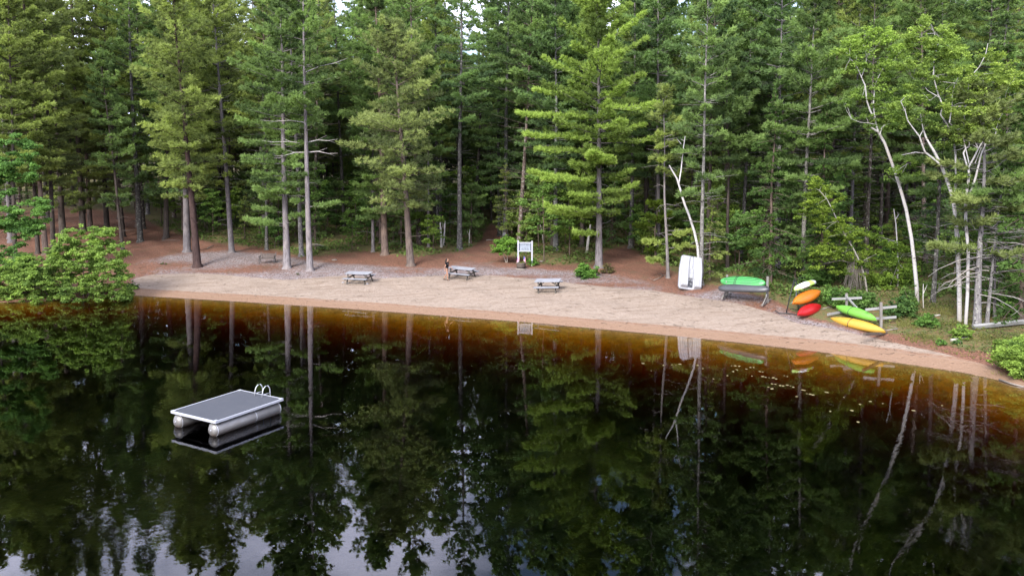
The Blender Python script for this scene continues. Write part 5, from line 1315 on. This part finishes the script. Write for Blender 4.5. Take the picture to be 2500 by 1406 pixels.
# hanging dead brush below the bent birch
p = ground(2090, 716); r_ = random.Random(5); root = thing('dead_brush', 'hanging curtain of grey dead twigs under the bent thin birch', 'brush', p)
b = MB()
for k in range(90):
    x, y = r_.uniform(-.75, .6), r_.uniform(-.4, .4); h = r_.uniform(1.3, 2.3); b.tube([(x * .5, y * .5, h + .3), (x * .8, y, h * .7), (x + r_.uniform(-.2, .2), y + r_.uniform(-.2, .2), r_.uniform(.05, .5))], [.014, .010, .005], 3, False)
b.build('twigs', M['stick'], root)
b = MB(); b.tube([(-2.2, -.2, 1.9), (-1, 0, 2.1), (0, 0, 1.8), (.5, 0, 1.9)], [.015, .025, .03, .02], 5); b.tube([(-.9, 0, 2.0), (-.6, .1, 2.9), (-.5, .1, 3.3)], [.02, .014, .006], 4); b.build('limb', M['stick'], root)
# white things under the left table
for i, (px, py, lab) in enumerate([(838, 691, 'small white scrap on the sand, left one under the left picnic table'), (848, 692, 'small white scrap on the sand, middle one under the left picnic table'), (897, 694, 'small white scrap on the sand right of the left picnic table')]):
    q = ground(px, py); b = MB(); rr = random.Random(i); n = 10
    b.loft([[(k * (.12 + .03 * math.sin(3 * a + i)) * math.cos(a), k * .06 * math.sin(a), z + .01 * math.sin(4 * a)) for a in [j * 2 * PI / n for j in range(n)]] for k, z in [(1, 0.0), (1.05, .02), (.7, .05)]]); o = b.build('white_scrap', M['white']); o.location = q; o.rotation_euler = (0, 0, rr.uniform(-1, 1)); tag(o, lab, 'scrap')

# leaves floating on the lake
b = MB(); n = 12; R0 = [(.11 * math.cos(a) * (1 + .1 * math.sin(3 * a)), .08 * math.sin(a), .006) for a in [j * 2 * PI / n for j in range(n)]]
b.loft([[(x, y, 0.003) for x, y, z in R0], [(x * .96, y * .96, .008) for x, y, z in R0]], smooth=False)
leafm = m_paint('floating_leaf', (.36, .31, .13), .6, .4, .3)
pads = [(1620, 892), (1640, 891), (1650, 892), (1660, 889), (1703, 892), (1786, 893), (1795, 893), (1805, 894), (1716, 900), (1822, 901), (1832, 897), (1840, 897), (1797, 902), (1790, 907), (1776, 917), (1836, 918), (1800, 903), (1742, 925), (1862, 919), (1869, 921), (1878, 922), (1888, 922), (1895, 925), (1855, 907), (1862, 908), (1922, 919), (1915, 917), (1885, 937), (1893, 938), (1905, 941), (1912, 942), (1922, 940), (1930, 942), (1937, 945), (1876, 945), (1885, 949),
        (1960, 952), (1965, 953), (1970, 961), (1978, 962), (1985, 964), (2015, 957), (2020, 958), (1945, 968), (2125, 980), (2080, 1002), (2027, 1004), (2100, 987), (2155, 985), (2060, 970), (1590, 905), (1570, 887), (2095, 1030), (2230, 1002), (2300, 990)]
rr = random.Random(9); l0 = None
for (px, py) in pads:
    q = at_z(px, py, 0); o = l0.copy() if l0 else b.build('floating_leaf', leafm)
    if l0: COL.objects.link(o)
    else: l0 = o; tag(o, 'small yellowish leaf floating on the dark water', 'leaf', 'leaves floating off the right shore')
    s_ = rr.uniform(.3, .85); o.location = (q[0], q[1], 0.002); o.rotation_euler = (0, 0, rr.uniform(0, 6)); o.scale = (s_, s_, 1)

# small dry bits lying on the sand and mulch
rng = np.random.default_rng(21); b = MB(); k = 0
while k < 420:
    px, py = rng.uniform(330, 2300), rng.uniform(650, 880); lo_ = polyline_y(EDGE_MULCH, px) - 6; hi_ = polyline_y(SHORE_PX, px) - 8
    if not lo_ < py < hi_ or (rng.random() < .6 and py > polyline_y(EDGE_SAND, px) + 22): continue
    q = ground(px, py); a = rng.uniform(0, PI); L_ = rng.uniform(.06, .28); d = np.array([math.cos(a), math.sin(a), 0]) * L_; b.tube([q - d + [0, 0, .012], q + rng.normal(size=3) * .02 + [0, 0, .015], q + d + [0, 0, .012]], [.008, .011, .006], 4, False); k += 1
o = b.build('twig_litter', M['barrel']); tag(o, 'dry twig bits scattered over sand and mulch', 'litter', kind='stuff')

# ------------------------------------------------------------------ the walking woman
def skin_mesh(name, verts, edges, radii, m, parent, root_i=0, sub=2):
    me = bpy.data.meshes.new(name); me.from_pydata(verts, edges, []); o = bpy.data.objects.new(name, me); COL.objects.link(o)
    o.modifiers.new('skin', 'SKIN'); sv = me.skin_vertices[0].data
    for i, q in enumerate(radii): sv[i].radius = (q, q) if not isinstance(q, tuple) else q
    for i in range(len(verts)): sv[i].use_root = (i == root_i)
    s = o.modifiers.new('sub', 'SUBSURF'); s.levels = sub; s.render_levels = sub
    dg = bpy.context.evaluated_depsgraph_get(); dg.update(); m2 = bpy.data.meshes.new_from_object(o.evaluated_get(dg)); bpy.data.objects.remove(o); bpy.data.meshes.remove(me)
    m2.name = name; m2.materials.clear(); m2.materials.append(m); m2.polygons.foreach_set('use_smooth', [True] * len(m2.polygons)); return link(name, m2, parent)
def woman():
    p = ground(1091, 684); r = thing('person', 'woman with long dark hair in a black shirt walking along the beach', 'person', p, -.25)
    V, E, R = [], [], []
    def v(x, y, z, q, par=None): V.append((x, y, z)); R.append(q); i = len(V) - 1; (E.append((par, i)) if par is not None else None); return i
    pel = v(0, 0, .86, (.13, .10)); sp = v(.01, 0, 1.02, (.115, .09), pel); chs = v(.02, 0, 1.22, (.135, .10), sp); up = v(.03, 0, 1.34, (.10, .075), chs); nk = v(.045, 0, 1.42, .045, up); hd0 = v(.065, 0, 1.49, .07, nk); hd = v(.07, 0, 1.55, .088, hd0); ht = v(.06, 0, 1.61, .06, hd)
    v(.165, 0, 1.525, .012, hd)                                     # nose
    for sy, knee, ank, toe in [(-1, (.10, -.09, .46), (.09, -.09, .08), (.24, -.10, .03)), (1, (-.02, .09, .45), (-.26, .09, .16), (-.17, .10, .05))]:
        h = v(.0, sy * .085, .80, .088, pel); k = v(*knee, .052, h); cf = v(*((np.array(knee) * .62 + np.array(ank) * .38) + [-.015, 0, 0]), .05, k); a = v(*ank, .032, cf); v(*toe, .028, a)
    for sy, el, wr in [(-1, (-.05, -.23, 1.08), (-.08, -.25, .86)), (1, (.10, .22, 1.09), (.27, .20, .95))]:
        sh = v(.03, sy * .155, 1.335, .05, up); e = v(*el, .036, sh); w_ = v(*wr, .024, e); d = np.array(wr) - np.array(el); d /= np.linalg.norm(d); pm = np.array(wr) + d * .06; pi = v(*pm, .026, w_)
        for k in range(4):
            f1 = pm + d * .045 + np.array([.016 * (k - 1.5), 0, 0]); f2 = f1 + d * (.035 + .008 * (k in (1, 2))) + np.array([.006, -sy * .008, 0]); a = v(*f1, .0085, pi); v(*f2, .0075, a)
        th_ = np.array(wr) + d * .03 + np.array([.032, -sy * .01, 0]); a = v(*th_, .010, w_); v(*(th_ + d * .035), .008, a)
    skin_mesh('body', V, E, R, M['skin'], r)
    V, E, R = [], [], []
    pel = v(0, 0, .80, (.165, .135)); sp = v(.01, 0, .98, (.145, .12), pel); chs = v(.02, 0, 1.22, (.16, .125), sp); up = v(.03, 0, 1.345, (.115, .09), chs); v(.04, 0, 1.40, .062, up)
    for sy, el in [(-1, (-.012, -.20, 1.19)), (1, (.065, .195, 1.19))]: sh = v(.03, sy * .16, 1.33, .07, up); v(*el, .06, sh)
    skin_mesh('shirt', V, E, R, M['cloth'], r)
    V, E, R = [], [], []
    t0 = v(.04, 0, 1.62, .075); t1 = v(.01, 0, 1.575, .10, t0); t2 = v(-.035, 0, 1.49, .085, t1); t3 = v(-.06, 0, 1.38, .075, t2); t4 = v(-.09, 0, 1.26, .06, t3); v(-.10, 0, 1.15, .03, t4)
    skin_mesh('hair', V, E, R, M['hair'], r)
    for pos in [(.15, -.10, .012), (-.20, .10, .035)]:
        b = MB(); b.loft([[(pos[0] + .125 * k * math.cos(a), pos[1] + .045 * k * math.sin(a), pos[2] + z) for a in [j * PI / 8 for j in range(16)]] for k, z in [(1, -.012), (1.03, 0), (.98, .02), (.7, .03)]]); b.build('sandal', M['cloth'], r)
    b = MB(); b.box((.125, -.115, 1.25), (.05, .012, .04), Matrix.Rotation(.9, 3, 'Z')); b.build('shirt_print', M['white'], r)
    for sy in (-1, 1): b = MB(); b.tube([(.148, sy * .032, 1.553), (.156, sy * .032, 1.553)], [.010, .006], 8); b.build('eye', M['hair'], r)
    b = MB(); b.box((.150, 0, 1.487), (.008, .04, .008)); b.build('mouth', m_paint('lips', (.40, .12, .10), .5), r)
woman()
print('POLYS', sum(len(m.polygons) for m in bpy.data.meshes))
